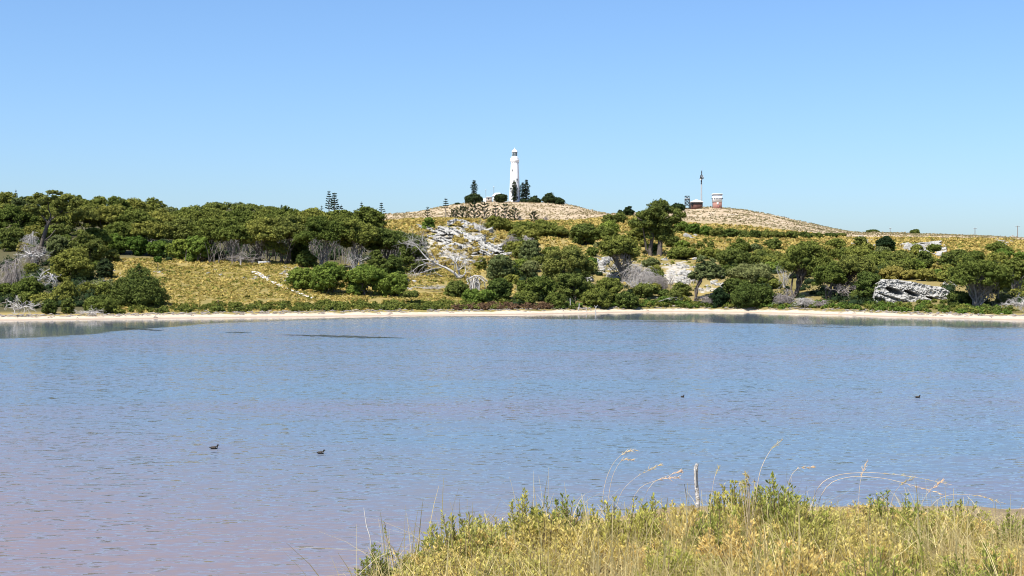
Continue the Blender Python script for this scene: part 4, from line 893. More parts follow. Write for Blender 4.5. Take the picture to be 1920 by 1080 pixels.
clumps('shore_scrub', "low mixed green scrub band behind left and middle beach", 'olive', 60, [(200, 900, 9.5, 22), (560, 980, 9, 21)], 190, .5)
clumps('shore_scrub', "yellowish low scrub mixed into the left beach band", 'yellow', 61, [(210, 960, 9.5, 24)], 190, .45, cap=15000)
clumps('shore_scrub', "dark low scrub sprinkled through the shore band", 'dark', 62, [(300, 900, 9.5, 15), (1000, 1400, 7, 17), (1500, 1900, 9, 21)], 170, .55, cap=15000)
clumps('shore_scrub', "red brown low scrub strip behind beach below the gully", 'brown', 63, [(850, 1040, 8.5, 15)], 100, .55, cap=9000)
clumps('samphire', "bright green low samphire strip behind the right beach", 'bright', 64, [(1030, 1480, 7, 16), (1480, 1910, 9.5, 22)], 250, .48)
clumps('samphire', "olive yellow samphire patches behind the right beach", 'yellow', 65, [(1180, 1500, 7, 16), (1480, 1910, 9, 21)], 120, .5, cap=12000)
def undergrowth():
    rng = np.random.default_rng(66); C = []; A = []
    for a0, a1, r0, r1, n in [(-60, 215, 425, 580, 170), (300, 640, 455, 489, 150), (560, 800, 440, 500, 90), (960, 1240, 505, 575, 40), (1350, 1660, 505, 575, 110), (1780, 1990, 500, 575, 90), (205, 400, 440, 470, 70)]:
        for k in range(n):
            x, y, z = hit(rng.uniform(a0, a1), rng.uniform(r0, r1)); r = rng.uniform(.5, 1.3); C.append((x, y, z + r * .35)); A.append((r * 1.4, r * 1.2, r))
    b = MB(); foliage(b, C, A, 330, rng, 1.3, 42000); tag(b.build('undergrowth', LEAF['pine']), "low undergrowth coloured dark to stand for shade beneath the trees", kind='stuff')  # darkest leaf colour used so the shade under the trees looks deeper
    s_ = MB()
    for k in range(420):
        x, y, z = hit(rng.uniform(345, 800), rng.uniform(462, 496)); h = rng.uniform(2.5, 6.5); l = rng.normal(size=2) * h * .35
        s_.tube([(x, y, z - .2), (x + l[0] * .35, y + l[1] * .35, z + h * .55), (x + l[0], y + l[1], z + h)], np.array([1, .75, .4]) * rng.uniform(.05, .14), 4)
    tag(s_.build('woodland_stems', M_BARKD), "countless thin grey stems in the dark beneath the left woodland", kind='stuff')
undergrowth()
def outcrop_tufts():
    rng = np.random.default_rng(88); C = []; A = []
    for k in range(170):
        x, y, z = hit(rng.uniform(788, 940), rng.uniform(416, 505)); r = rng.uniform(.25, .75); C.append((x, y - rng.uniform(.2, 2.2), z + r * .5 + rng.uniform(0, .7))); A.append((r * 1.4, r * 1.2, r * .8))
    b = MB(); foliage(b, C, A, 330, rng, 1.4, 10000); tag(b.build('heath_grass', LEAF['gold']), "golden tufts growing in the cracks of the white outcrop", kind='stuff')
outcrop_tufts()
def wrack():
    rng = np.random.default_rng(71); b = MB()
    for k in range(900):
        px = rng.uniform(-20, 1950); dw = EYE * F / (np.interp(px, GP, [COLS[int(g)][0] for g in GP]) - HOR); x, y, z = hit(px, np.interp(px, GP, [COLS[int(g)][0] for g in GP]) - rng.choice([rng.normal(8, .9), rng.normal(6.5, 1.2), rng.uniform(1.5, 8)], p=[.6, .3, .1])); L = rng.uniform(.3, 1.3); a = rng.normal() * .5; h = rng.uniform(.02, .22)
        b.tube([(x - L / 2 * math.cos(a), y - L / 2 * math.sin(a), z + .03), (x, y, z + h), (x + L / 2 * math.cos(a), y + L / 2 * math.sin(a), z + .03)], [.05, .08, .04], 4, rng.random())
    tag(b.build('beach_debris', M_TWIG), "grey strip of drift sticks and wrack along the far beach", kind='stuff')
wrack()

# ------------------------------------------------------------------ lighthouse and hilltop buildings
def lighthouse():
    d = 1016; x, y, z = ground(965, d); q = d / F; t = thing('lighthouse', (x, y, z - .5), "tall white round lighthouse standing on the bare dune hilltop", 'lighthouse')
    H = lambda row: zrow(row, d) - z + .5
    b = MB(); b.lathe([(4.3, 0), (4.3, 1.2), (3.95, 1.6), (3.7, H(360)), (3.3, H(335)), (2.75, H(307)), (2.6, H(304))], 28); b.build('tower', M_WHITE, t, True)
    MB().lathe([(2.6, H(306)), (2.75, H(304.6)), (3.05, H(303)), (3.25, H(301)), (3.25, H(300)), (2.0, H(299.9))], 28).build('gallery', M_WHITE, t)
    g = MB()
    for k in range(20):
        a = k * math.pi / 10; g.box((3.12 * math.cos(a), 3.12 * math.sin(a), H(298.3)), (.12, .12, 1.3))
    for h in (H(296.6), H(298.3)): g.tube([(3.12 * math.cos(a), 3.12 * math.sin(a), h) for a in np.linspace(0, 2 * math.pi, 29)], .08, 4)
    g.build('railing', M_WHITE, t)
    for k in range(10):
        a = k * math.pi / 5 + .3; br = MB().box((2.82 * math.cos(a), 2.82 * math.sin(a), H(305.2)), (.42, .3, .9), a); br.build('bracket', M_GREY, t)
    MB().lathe([(2.15, H(300)), (2.15, H(293.2)), (1.95, H(293))], 24).build('lantern_base', M_WHITE, t)
    gm, nt, p = mat("lantern glass"); p.inputs["Base Color"].default_value = (.06, .09, .10, 1); p.inputs["Roughness"].default_value = .08; p.inputs["Metallic"].default_value = .2
    lr = MB().lathe([(1.75, H(293)), (1.75, H(285.6))], 16).build('lantern_room', gm, t)
    m = MB()
    for k in range(10):
        a = k * math.pi / 5 + .15; m.box((1.82 * math.cos(a), 1.82 * math.sin(a), H(289.3)), (.14, .14, (293 - 285.6) * q), a)
    m.build('mullion', M_WHITE, lr)
    MB().lathe([(2.15, H(285.8)), (2.2, H(285.2)), (1.9, H(283.6)), (1.3, H(281.4)), (.6, H(279.9)), (.3, H(279.5))], 24).build('dome', M_WHITE, t, True)
    MB().lathe([(.12, H(279.8)), (.34, H(279)), (.3, H(278.4)), (.05, H(277.8)), (.04, H(276))], 8).build('finial', M_WHITE, t)
    for row, a in ((320, -2.2), (337.5, -1.05), (354, -2.45), (371, -1.0), (360, -1.55)):
        r = np.interp(row, [304, 335, 378], [2.62, 3.32, 3.95]); w = MB().box((r * math.cos(a), r * math.sin(a), H(row)), (.3, .9, 1.5), a); wo = w.build('window', M_DARK, t)
        MB().box(((r + .08) * math.cos(a), (r + .08) * math.sin(a), H(row) - .9), (.5, 1.3, .22), a).build('sill', M_WHITE, wo)
lighthouse()
M_BRICK, _nt, _p = mat("red brick")
_tc = N(_nt, "ShaderNodeTexCoord"); _b = N(_nt, "ShaderNodeTexBrick"); _b.inputs["Scale"].default_value = 2.2; _nt.links.new(_tc.outputs["Object"], _b.inputs[0])
_b.inputs["Color1"].default_value = (.25, .115, .09, 1); _b.inputs["Color2"].default_value = (.30, .15, .115, 1); _b.inputs["Mortar"].default_value = (.36, .26, .22, 1)
_nt.links.new(_b.outputs[0], _p.inputs["Base Color"]); _p.inputs["Roughness"].default_value = .9
M_GLASS, _nt2, _p2 = mat("dark window glass"); _p2.inputs["Base Color"].default_value = (.03, .035, .04, 1); _p2.inputs["Roughness"].default_value = .1
M_ROOF = plain("pale roof sheet", (.74, .75, .76), .5, .08, .4)
def towers():
    d = 716; q = d / F
    x, y, z = ground(1344.5, d); z = min(z, zrow(391.5, d)); t = thing('watchtower', (x, y, z), "square watchtower, white above and red brick below, on right hilltop", 'tower')
    H = lambda r: zrow(r, d) - z; w = 17 * q
    MB().box((0, 0, H(379) / 2 - .5), (w * .92, w * .92, H(379) + 1)).build('brick_base', M_BRICK, t)
    MB().box((0, 0, (H(379) + H(366.5)) / 2), (w * .98, w * .98, H(366.5) - H(379))).build('upper_storey', M_WHITE, t)
    MB().box((0, 0, H(366) ), (w * .96, w * .96, .35)).build('cornice', M_DARK, t)
    MB().box((0, 0, H(364.5)), (w * 1.12, w * 1.12, .42)).build('roof', M_WHITE, t)
    for k in range(5):
        wo = MB().box(((k - 2) * w * .175, -w * .495, H(373)), (w * .125, .08, .55)).build('window', M_GLASS, t)
        MB().box(((k - 2) * w * .175, -w * .495 - .02, H(373) - .33), (w * .14, .14, .08)).build('sill', M_WHITE, wo)
    for s in (-1, 1):
        MB().box((s * w * .56, -.4, H(372.5)), (.5, .9, .5)).build('side_lamp', M_DARK, t)
    MB().box((0, -w * .465, H(382)), (.9, .08, 1.1)).build('sign_plate', M_WHITE, t)
    MB().box((w * .1, -w * .47, H(389)), (.9, .06, 2.0)).build('door', plain("red door", (.26, .1, .08)), t)
    d = 705; q = d / F; x, y, z = ground(1305.5, d); z = min(z, zrow(387, d)); t = thing('brick_hut', (x, y, z), "low shade darkened brick hut with pale pyramid roof beside the mast", 'building'); H = lambda r: zrow(r, d) - z; w = 22 * q
    MB().box((0, 0, H(379.6) / 2 - .4), (w * .95, w * .8, H(379.6) + .8)).build('wall', plain('shade darkened brick', (.15, .075, .06), .9, .3, 2), t)  # brick darkened, the veranda's shade put into the wall colour
    e = w * .56; MB().add([(-e, -e * .9, H(379.8)), (e, -e * .9, H(379.8)), (e, e * .9, H(379.8)), (-e, e * .9, H(379.8)), (-e, -e * .9, H(379)), (e, -e * .9, H(379)), (e, e * .9, H(379)), (-e, e * .9, H(379))], [(0, 3, 2, 1), (0, 1, 5, 4), (1, 2, 6, 5), (2, 3, 7, 6), (3, 0, 4, 7)]).add(
        [(-e, -e * .9, H(379) + .003), (e, -e * .9, H(379) + .003), (e, e * .9, H(379) + .003), (-e, e * .9, H(379) + .003), (-.3, 0, H(374)), (.3, 0, H(374))], [(1, 2, 5), (3, 0, 4)]).add([(-e, -e * .9, H(379) + .003), (e, -e * .9, H(379) + .003), (e, e * .9, H(379) + .003), (-e, e * .9, H(379) + .003), (-.3, 0, H(374)), (.3, 0, H(374))], [(0, 1, 5, 4), (2, 3, 4, 5)]).build('roof', M_ROOF, t)
    for k in range(4):
        MB().box(((k - 1.5) * w * .23, -w * .405, H(382)), (w * .16, .08, .8)).build('window', M_GLASS, t)
    MB().box((-w * .38, -w * .41, H(384)), (.7, .1, 1.7)).build('door', M_DARK, t)
    for s in (-1, 0, 1):
        MB().box((s * w * .47, -w * .5, H(383.4)), (.12, .12, H(379.8) - H(387))).build('veranda_post', M_DARK, t)
    # lattice stand
    x, y, z = ground(1288.5, d); z = min(z, zrow(387, d)); t = thing('lattice_stand', (x, y, z), "dark steel lattice stand left of the brick hut", 'tower'); H = lambda r: zrow(r, d) - z; w = 8.2 * q
    for sx in (-1, 1):
        for sy in (-1, 1): MB().box((sx * w / 2, sy * w / 2, H(373) / 2), (.2, .2, H(373))).build('leg', M_DARK, t)
    b = MB()
    for k in range(3):
        z0 = H(387) + k * H(373) / 3; z1 = z0 + H(373) / 3
        for sy in (-1, 1):
            b.tube([(-w / 2, sy * w / 2, z0), (w / 2, sy * w / 2, z1)], .11, 4); b.tube([(w / 2, sy * w / 2, z0), (-w / 2, sy * w / 2, z1)], .11, 4); b.tube([(-w / 2, sy * w / 2, z1), (w / 2, sy * w / 2, z1)], .1, 4)
            b.tube([(sy * w / 2, -w / 2, z0), (sy * w / 2, w / 2, z1)], .11, 4); b.tube([(sy * w / 2, -w / 2, z1), (sy * w / 2, w / 2, z1)], .1, 4)
    b.build('brace', M_DARK, t); MB().box((0, 0, H(373) + .1), (w * 1.15, w * 1.15, .2)).build('platform', M_GREY, t)
    # mast
    x, y, z = ground(1315, d + 8); t = thing('radio_mast', (x, y, z), "tall thin pale radio mast with dark antenna cluster behind brick hut", 'mast'); H = lambda r: zrow(r, d + 8) - z
    MB().tube([(0, 0, -1), (0, 0, H(360)), (.1, 0, H(330)), (.15, 0, H(322))], [.42, .36, .26, .14], 8).build('pole', M_GREY, t)
    MB().tube([(.2, 0, H(323)), (.45, 0, H(313))], [.07, .03], 5, cap=True).build('whip', M_GREY, t)
    rng = np.random.default_rng(8)
    for k in range(7):
        a = k * .9; MB().box((.55 * math.cos(a), .55 * math.sin(a), H(333) + rng.uniform(-.8, .8)), (.2, .3, 1.3), a).build('panel_antenna', M_DARK, t)
    for row, a in ((331, -1.2), (336, -2.2), (334, -.4)):
        c = np.array([.8 * math.cos(a), .8 * math.sin(a), H(row)]); o = MB().lathe([(.05, 0), (.3, .06), (.5, .2), (.52, .3)], 10, False).build('dish', M_GREY, t); o.location = c; o.rotation_euler = (R(90), 0, a + R(90))
    for row in (321, 323.5, 326, 328, 339, 341, 344): MB().box((.1 * (1 if row < 329 else -1), -.25, H(row)), (.5, .3, .45)).build('antenna_bracket', M_DARK, t)
    # white house roof and hut left of the lighthouse
    d = 1030; q = d / F; x, y, z = ground(933, d); t = thing('house', (x, y, z), "white roofed house mostly hidden behind bush left of lighthouse", 'building'); H = lambda r: zrow(r, d) - z
    MB().box((0, 0, H(368) / 2), (7, 5, H(368))).build('wall', M_WHITE, t); e = 4.2
    MB().add([(-e, -3, H(368)), (e, -3, H(368)), (e, 3, H(368)), (-e, 3, H(368)), (-1.6, 0, H(361.5)), (1.6, 0, H(361.5))], [(1, 2, 5), (3, 0, 4)]).add([(-e, -3, H(368)), (e, -3, H(368)), (e, 3, H(368)), (-e, 3, H(368)), (-1.6, 0, H(361.5)), (1.6, 0, H(361.5))], [(0, 1, 5, 4), (2, 3, 4, 5)]).build('roof', M_ROOF, t)
    x, y, z = ground(917, d); t = thing('hut', (x, y, z), "small pale hut with low roof between hilltop bushes", 'building'); H = lambda r: zrow(r, d) - z
    MB().box((0, 0, H(370.5) / 2), (4, 3.4, H(370.5))).build('wall', plain("tan render", (.5, .42, .35)), t); MB().box((0, 0, H(370)), (4.8, 4.2, .45)).build('roof', M_ROOF, t); MB().box((-.4, -1.72, H(373)), (1, .08, 1)).build('window', M_GLASS, t)
    x, y, z = ground(909, d - 8); t = thing('water_tank', (x, y, z), "small white tank at the left edge of hilltop huts", 'tank'); MB().lathe([(.9, -.5), (.9, zrow(373.5, d) - z), (.5, zrow(372.8, d) - z)], 12).build('tank_wall', M_WHITE, t)
towers()
def pole(px, by, ty, d, label, arm=0, m=None, r=.14, cat='pole', name='utility_pole', box=0):
    x, y, z = ground(px, d); H = zrow(ty, y) - z; t = thing(name, (x, y, z), label, cat)
    MB().tube([(0, 0, -.5), (0, 0, H * .5), (0, 0, H)], [r * 1.15, r, r * .8], 7, cap=True).build('shaft', m or M_POLE, t)
    if arm:
        MB().box((0, -.16, H - .35), (arm, .14, .16)).build('crossarm', m or M_POLE, t)
        for s in (-.45, 0, .45): MB().lathe([(.05, 0), (.07, .12), (.04, .25)], 6).build('insulator', M_WHITE, t).location = (s * arm, -.16, H - .26)
    if box: MB().box((0, 0, H - box / 2), (.45, .4, box)).build('lamp_head', M_GREY, t)
pole(911, 372, 355, 1035, "shorter hilltop pole beside the small pale hut", r=.12, box=.9)
pole(926, 370, 349, 1035, "taller hilltop pole rising above the white roof", r=.15, box=1.5)
pole(1005, 380, 367, 1020, "pale short pole beside tiny round tree right of pines", m=M_WHITE, r=.2)
pole(1019, 381, 375, 1012, "short white marker post on the hilltop left of rounded bush", m=M_WHITE, r=.38, name='marker_post', cat='post')
pole(1168, 404, 396, 690, "short white marker post in saddle below the skyline tree", m=M_WHITE, r=.3, name='marker_post', cat='post')
pole(1669, 440, 427, 738, "short utility pole on the right ridge nearest tower hill", arm=1.2)
pole(1828, 442, 427, 738, "middle utility pole on the far right ridge", arm=1.6, r=.18)
pole(1908, 448, 423, 720, "tallest utility pole at far right end of ridge", arm=2.4, r=.2)

# ------------------------------------------------------------------ small things on slope and shore
def small():
    x, y, z = hit(451, 497); q = y / F; t = thing('weathered_post', (x, y, z), "thick pale weathered post with broken top on golden field edge", 'post')
    MB().tube([(0, 0, -.3), (.03, 0, .7), (-.02, 0, 1.5)], [.24, .2, .22], 7, cap=True).build('shaft', M_DEAD, t); MB().tube([(0, 0, 1.45), (-.25, 0, 1.9), (-.45, 0, 2.3)], [.12, .09, .05], 5).build('splinter', M_DEAD, t); MB().tube([(0, 0, 1.4), (.2, .05, 1.7)], [.1, .05], 5).build('splinter', M_DEAD, t)
    x, y, z = hit(494.5, 496); t = thing('bench', (x, y, z), "long white slab bench at the dark edge of the wood", 'bench'); H = zrow(490.5, y) - z
    MB().box((0, 0, H - .14), (2.7, .55, .28)).build('seat', M_WHITE, t); MB().box((0, .3, H - .32), (2.6, .09, .5)).build('front_board', M_WHITE, t)
    for s in (-1, 1): MB().box((s * 1.15, 0, (H - .28) / 2 - .1), (.25, .45, H - .28 + .2)).build('leg', M_WHITE, t)
    def post(px, by, ty, label, pts, r, m, fork=None):
        x, y, z = hit(px, by) if by < 590 else ground(px, EYE * F / (by - HOR)); q = y / F; t = thing('wooden_post', (x, y, z), label, 'post'); H = zrow(ty, y) - z
        P = np.array([(a * q, 0, u * H) for a, u in pts]); P[0, 2] = -.5; MB().tube(P, np.linspace(r, r * .55, len(P)), 6, cap=True).build('shaft', m, t)
        if fork:
            for a, u in fork: MB().tube([P[-1] - np.array([0, 0, .25]), np.array([a * q, .1, u * H])], [r * .5, r * .3], 5).build('fork', m, t)
    post(1050, 576, 553, "thick grey square post in scrub behind the middle beach", [(0, 0), (0, .5), (0, 1)], .2, M_TWIG)
    post(1069, 579, 559, "slim white dead trunk standing at the back of beach", [(0, 0), (.5, .4), (0, 1)], .14, M_DEAD)
    post(1085, 584, 569, "bent white stake leaning over the beach sand", [(-1, 0), (-.5, .3), (1, .6), (1, 1)], .15, M_DEAD, [(3, .75)])
    post(1100, 586, 577, "small low stake at water line right of bent stake", [(0, 0), (0, .5), (-.3, 1)], .1, M_DEAD)
    post(1117, 588, 572, "forked white stake standing at the water line", [(0, 0), (0, .4), (.6, .8)], .14, M_DEAD, [(-2.5, .95), (3.5, 1.0)])
    post(1590, 590, 583, "tiny dark stump in sand left of the boulder", [(0, 0), (0, 1)], .12, M_BARK)
    post(1645, 590, 583, "tiny dark stump on sand right below the boulder", [(0, 0), (.2, 1)], .12, M_BARK)
    post(1663, 592, 585, "tiny dark stump on sand below left end of cliff", [(0, 0), (-.2, 1)], .1, M_BARK)
    post(1725, 594, 584, "dark short post at water line below the cliff", [(0, 0), (0, 1)], .12, M_BARK)
    post(409, 572, 562, "short brown stump in scrub at foot of golden field", [(0, 0), (0, 1)], .14, M_BARK)
small()
def streak_lines():  # small dark flat pieces strewn in thin lines just above the water
    rng = np.random.default_rng(31); b = MB()
    for a0, y0, a1, y1, n, th in [(535, 628, 752, 634, 330, 1.1), (232, 615, 300, 620, 160, .8), (425, 623, 470, 624, 50, .5), (1490, 611, 1590, 614, 60, .6), (1100, 601, 1300, 603, 110, .5)]:
        for k in range(n):
            u = rng.random(); px = a0 + (a1 - a0) * u; row = y0 + (y1 - y0) * u + rng.normal() * th * math.sin(math.pi * min(max(u, .08), .92)); d = EYE * F / (row - HOR); x = (px - 960) / F * d
            L = rng.uniform(.2, .8); w = rng.uniform(.08, .35); an = np.sort(rng.uniform(0, 6.28, 6)); b.add(np.stack([x + L * np.cos(an), d + w * np.sin(an), np.full(6, .012 + .02 * rng.random())], -1), [(0, 1, 2), (0, 2, 3), (0, 3, 4), (0, 4, 5)], rng.random())
    tag(b.build('water_streaks', plain("dark water streaks", (.05, .06, .035), .6, .4, 1)), "dark thin streaks of flat pieces across the left lake water", kind='stuff')
streak_lines()
def duck(px, row, label, rz, s=1.0, white=True):
    s *= .76
    d = EYE * F / (row - HOR); x = (px - 960) / F * d; t = thing('duck', (x, d, 0), label, 'duck', rz=rz)
    m1 = plain("dark plumage", (.035, .028, .022), .8, .5, 14); b = MB(); n = 14
    # one continuous body: tail, back, breast, neck, head
    sp = [(-.27, 0, .105, .012, .012), (-.22, 0, .085, .055, .03), (-.14, 0, .07, .10, .07), (-.03, 0, .06, .125, .09), (.07, 0, .065, .115, .09), (.14, 0, .085, .075, .08), (.165, 0, .13, .045, .05), (.175, 0, .17, .038, .042), (.19, 0, .205, .05, .05), (.225, 0, .215, .046, .042), (.25, 0, .205, .02, .02)]
    P = np.array(sp) * s; an = np.arange(n) * 2 * math.pi / n; V = []
    for i, p in enumerate(P):
        tn = P[min(i + 1, len(P) - 1), :3] - P[max(i - 1, 0), :3]; tn /= np.linalg.norm(tn); up = np.cross(tn, (0, 1, 0)); up = -up if abs(up[2]) > .01 and up[2] < 0 else up
        V += [p[:3] + np.array([0, 1, 0]) * p[3] * math.cos(a) + up * p[4] * math.sin(a) for a in an]
    i = np.arange(len(P) - 1)[:, None] * n; j = np.arange(n)[None]; k = (j + 1) % n
    b.add(V, np.stack([i + j, i + k, i + n + k, i + n + j], -1).reshape(-1, 4)); b.build('body', m1, t, True)
    MB().add(np.array([(.24, -.02, .205), (.24, .02, .205), (.30, -.016, .192), (.30, .016, .192), (.24, -.02, .19), (.24, .02, .19), (.30, -.016, .186), (.30, .016, .186)]) * s, [(0, 1, 3, 2), (4, 6, 7, 5), (0, 2, 6, 4), (1, 5, 7, 3), (2, 3, 7, 6)]).build('bill', M_DARK, t)
    if white:
        w = MB()
        for sy in (-1, 1): w.add(np.array([(.10, sy * .088, .055), (.17, sy * .07, .075), (.19, sy * .048, .12), (.15, sy * .08, .12), (.11, sy * .112, .09)]) * s, [(0, 1, 2), (0, 2, 3), (0, 3, 4)])
        w.add(np.array([(.175, -.05, .06), (.175, .05, .06), (.208, .03, .15), (.208, -.03, .15)]) * s, [(0, 1, 2, 3)])
        w.build('breast_patch', plain("white plumage", (.75, .72, .66), .8, .1, 9), t)
    for sy in (-1, 1): MB().add(np.array([(-.24, sy * .03, .10), (-.12, sy * .105, .09), (.06, sy * .125, .085), (.08, sy * .09, .14), (-.08, sy * .06, .142)]) * s, [(0, 1, 4), (1, 2, 3), (1, 3, 4)]).build('wing', plain("wing plumage", (.07, .055, .04), .8, .5, 20), t)
duck(401, 842, "nearer left duck, dark with white breast, on open water", R(4)); duck(601, 851, "dark duck with bright white throat below lake centre left", R(-6), .9)
duck(1280, 745, "small dark duck seen end on near the lake centre", R(-60), .85, False); duck(1721, 746, "dark duck on the right side of the lake", R(8), .95, False)

# ------------------------------------------------------------------ near bank
def edge(X): return np.interp(X, [-6, -1.5, -1.1, -.88, -.72, -.45, 0, 1, 2, 5, 20], [4.0, 4.6, 5.4, 6.9, 8.4, 8.8, 9.6, 10.5, 11, 11.5, 12])
def bank(X, Y):
    X = np.asarray(X, float); Y = np.asarray(Y, float); e = edge(X); S = np.interp(X, [-30, 2, 6, 10, 60], [17, 24, 33, 43, 47])
    top = 5.34 - .012 * Y - .05 * np.maximum(X - 2, 0).clip(0, 12) + fbm(X * .9, Y * .9) * .22
    sl = 5.3 - .05 * np.maximum(X - 2, 0).clip(0, 12) - (Y - e) * .42; be = np.minimum((S - Y) * .035, .7) + fbm(X, Y) * .06
    return np.where(Y < e, top, np.maximum(np.minimum(top, sl + .1), be))
def near_bank():
    xs = np.concatenate([np.linspace(-60, -8, 40), np.linspace(-7.6, 16, 140), np.linspace(17, 70, 40)]); ys = np.concatenate([np.linspace(-20, 2, 16), np.linspace(2.3, 16, 90), np.linspace(16.4, 60, 70)])
    X, Y = np.meshgrid(xs, ys, indexing='ij'); Z = bank(X, Y); m = len(ys); i = np.arange(len(xs) - 1)[:, None] * m; j = np.arange(m - 1)[None]
    mt, nt, p = mat("near bank soil and sand"); geo = N(nt, "ShaderNodeNewGeometry"); xyz = N(nt, "ShaderNodeSeparateXYZ"); nt.links.new(geo.outputs["Position"], xyz.inputs[0])
    n1 = noise(nt, 6, 5, geo.outputs["Position"]); n2 = noise(nt, 1.2, 4, geo.outputs["Position"])
    soil = mixc(nt, n1.outputs[0], (.10, .075, .04), (.26, .19, .10)); sand = mixc(nt, ramp(nt, n1.outputs[0], .3, .7), (.62, .52, .40), (.70, .61, .49)); sand = mixc(nt, ramp(nt, xyz.outputs[2], .22, .05), sand, (.36, .27, .21))
    nt.links.new(mixc(nt, ramp(nt, math_(nt, 'MULTIPLY_ADD', n2.outputs[0], 1.2, xyz.outputs[2]), 2.2, 1.4), soil, sand), p.inputs["Base Color"]); p.inputs["Roughness"].default_value = .95
    tag(MB().add(np.stack([X, Y, Z], -1).reshape(-1, 3), np.stack([i + j, i + m + j, i + m + j + 1, i + j + 1], -1).reshape(-1, 4)).build('near_bank', mt, smooth=True), "sloping sandy bank with a strip of beach at the near shore", kind='structure')
near_bank()
STRAW = leaf_mat("dry grass", (.55, .39, .15), (.88, .72, .40), .42); LSALT = leaf_mat("saltbush leaves", (.30, .265, .055), (.78, .65, .22), .42); LGRN = leaf_mat("green bank leaves", (.20, .22, .038), (.58, .55, .14), .42); M_STEM = plain("bank shrub stems", (.24, .17, .10), .9, .4, 30); M_STRAWSTEM = plain("dry stalk", (.62, .49, .32), .8, .3, 20)
def blades(b, X, Y, L, W, rng, n=3, lean=.5):
    m = len(X); Z = bank(X, Y); a = rng.uniform(0, 6.28, m); ln = np.abs(rng.normal(0, lean, m)); t = np.linspace(0, 1, n + 1)
    out = L[:, None] * (ln[:, None] * t ** 1.7); hgt = L[:, None] * (t - .32 * ln[:, None] * t ** 2); P = np.stack([X[:, None] + np.cos(a)[:, None] * out, Y[:, None] + np.sin(a)[:, None] * out, Z[:, None] - .02 + np.maximum(hgt, .02 * t)], -1)
    sd = np.stack([-np.sin(a), np.cos(a), 0 * a], -1)[:, None] * (W[:, None] * (1 - .8 * t))[..., None] * .5
    tw = rng.uniform(0, 6.28, m); sd = sd * np.abs(np.cos(tw))[:, None, None] + np.array([1, .2, 0]) * (np.abs(np.sin(tw))[:, None] * W[:, None] * (1 - .8 * t) * .5)[..., None]
    V = np.stack([P - sd, P + sd], 2).reshape(m, -1, 3); k = 2 * (n + 1); i = np.arange(m)[:, None] * k; j = np.arange(n)[None] * 2
    b.add(V.reshape(-1, 3), np.stack([i + j, i + j + 1, i + j + 3, i + j + 2], -1).reshape(-1, 4), np.repeat(np.clip(rng.normal(.5, .25, m), 0, 1), n))
def bank_grass():
    rng = np.random.default_rng(90); n = 62000; Y = rng.uniform(6.4, 12.0, n); X = rng.uniform(-1.6, 5.0, n); k = (Y < edge(X) + .3 * rng.random(n) - .5 * (X > 2.2))
    dens = np.clip(.45 + 2.2 * fbm(X * 1.1 + 4, Y * 1.1), .08, 1); k &= rng.random(n) < dens; X = X[k]; Y = Y[k]; b = MB(); m = len(X)
    blades(b, X, Y, rng.uniform(.14, .48, m) * np.clip(1 + 2.2 * fbm(X * 1.6, Y * 1.6), .3, 1.7) * np.clip(2.3 - .16 * Y, .55, 1), rng.uniform(.004, .010, m), rng, 4, 1.5); tag(b.build('dry_grass', STRAW), "straw coloured dry grass matted over the near bank", kind='stuff')
bank_grass()
def shrub_mesh(seed, r, h, leaf, stems_n, dens, size=.024):
    rng = np.random.default_rng(seed); f = MB(); s = MB(); pts = []; nor = []
    for k in range(stems_n):
        a = rng.uniform(0, 6.28); q = math.sqrt(rng.random()); e = np.array([math.cos(a) * q * r, math.sin(a) * q * r, h * math.sqrt(max(1 - .75 * q * q, .1)) * rng.uniform(.55, 1.22)])
        p0 = np.array([e[0] * .25, e[1] * .25, -.03]); path = bez(p0, np.array([e[0] * .85, e[1] * .85, e[2] * .5]), e, 6); s.tube(path, np.linspace(.005, .002, 6), 3)
        ax = (e - path[-2]) / np.linalg.norm(e - path[-2]); t = rng.uniform(.35, 1.03, dens) ** .8
        P = p0 * ((1 - t) ** 2)[:, None] + np.array([e[0] * .85, e[1] * .85, e[2] * .5]) * (2 * t * (1 - t))[:, None] + e * (t ** 2)[:, None]
        dd = dirs(rng, dens) * .8 + ax * .75 + np.array([0, 0, .25]); dd /= np.linalg.norm(dd, axis=1)[:, None]
        sd = np.cross(dd, dirs(rng, dens)); sd /= np.linalg.norm(sd, axis=1)[:, None]; L = size * rng.uniform(.6, 1.3, (dens, 1)); P = P + dd * .006
        V = np.stack([P, P + dd * L * .55 + sd * L * .17, P + dd * L, P + dd * L * .55 - sd * L * .17], 1).reshape(-1, 3); f.add(V, np.arange(4 * dens).reshape(-1, 4), np.clip(.25 + .55 * t * rng.random(dens) + .2 * rng.random(), 0, 1))
    return f, s
PROTO = []
def proto(seed, r, h, leaf, n, dens, size):
    f, s = shrub_mesh(seed, r, h, leaf, n, dens, size); t = bpy.data.objects.new('saltbush', None); COL.objects.link(t); f.build('foliage', leaf, t); s.build('stem', M_STEM, t); PROTO.append((t, r, h)); t['used'] = 0
for k, (r, h, lf, n, dn, sz) in enumerate([(.28, .30, LSALT, 64, 36, .032), (.34, .26, LSALT, 76, 34, .028), (.24, .36, LGRN, 46, 40, .03), (.30, .24, LSALT, 60, 34, .036), (.20, .40, LGRN, 34, 42, .034), (.36, .22, LSALT, 84, 30, .025)]): proto(300 + k, r, h, lf, n, dn, sz)
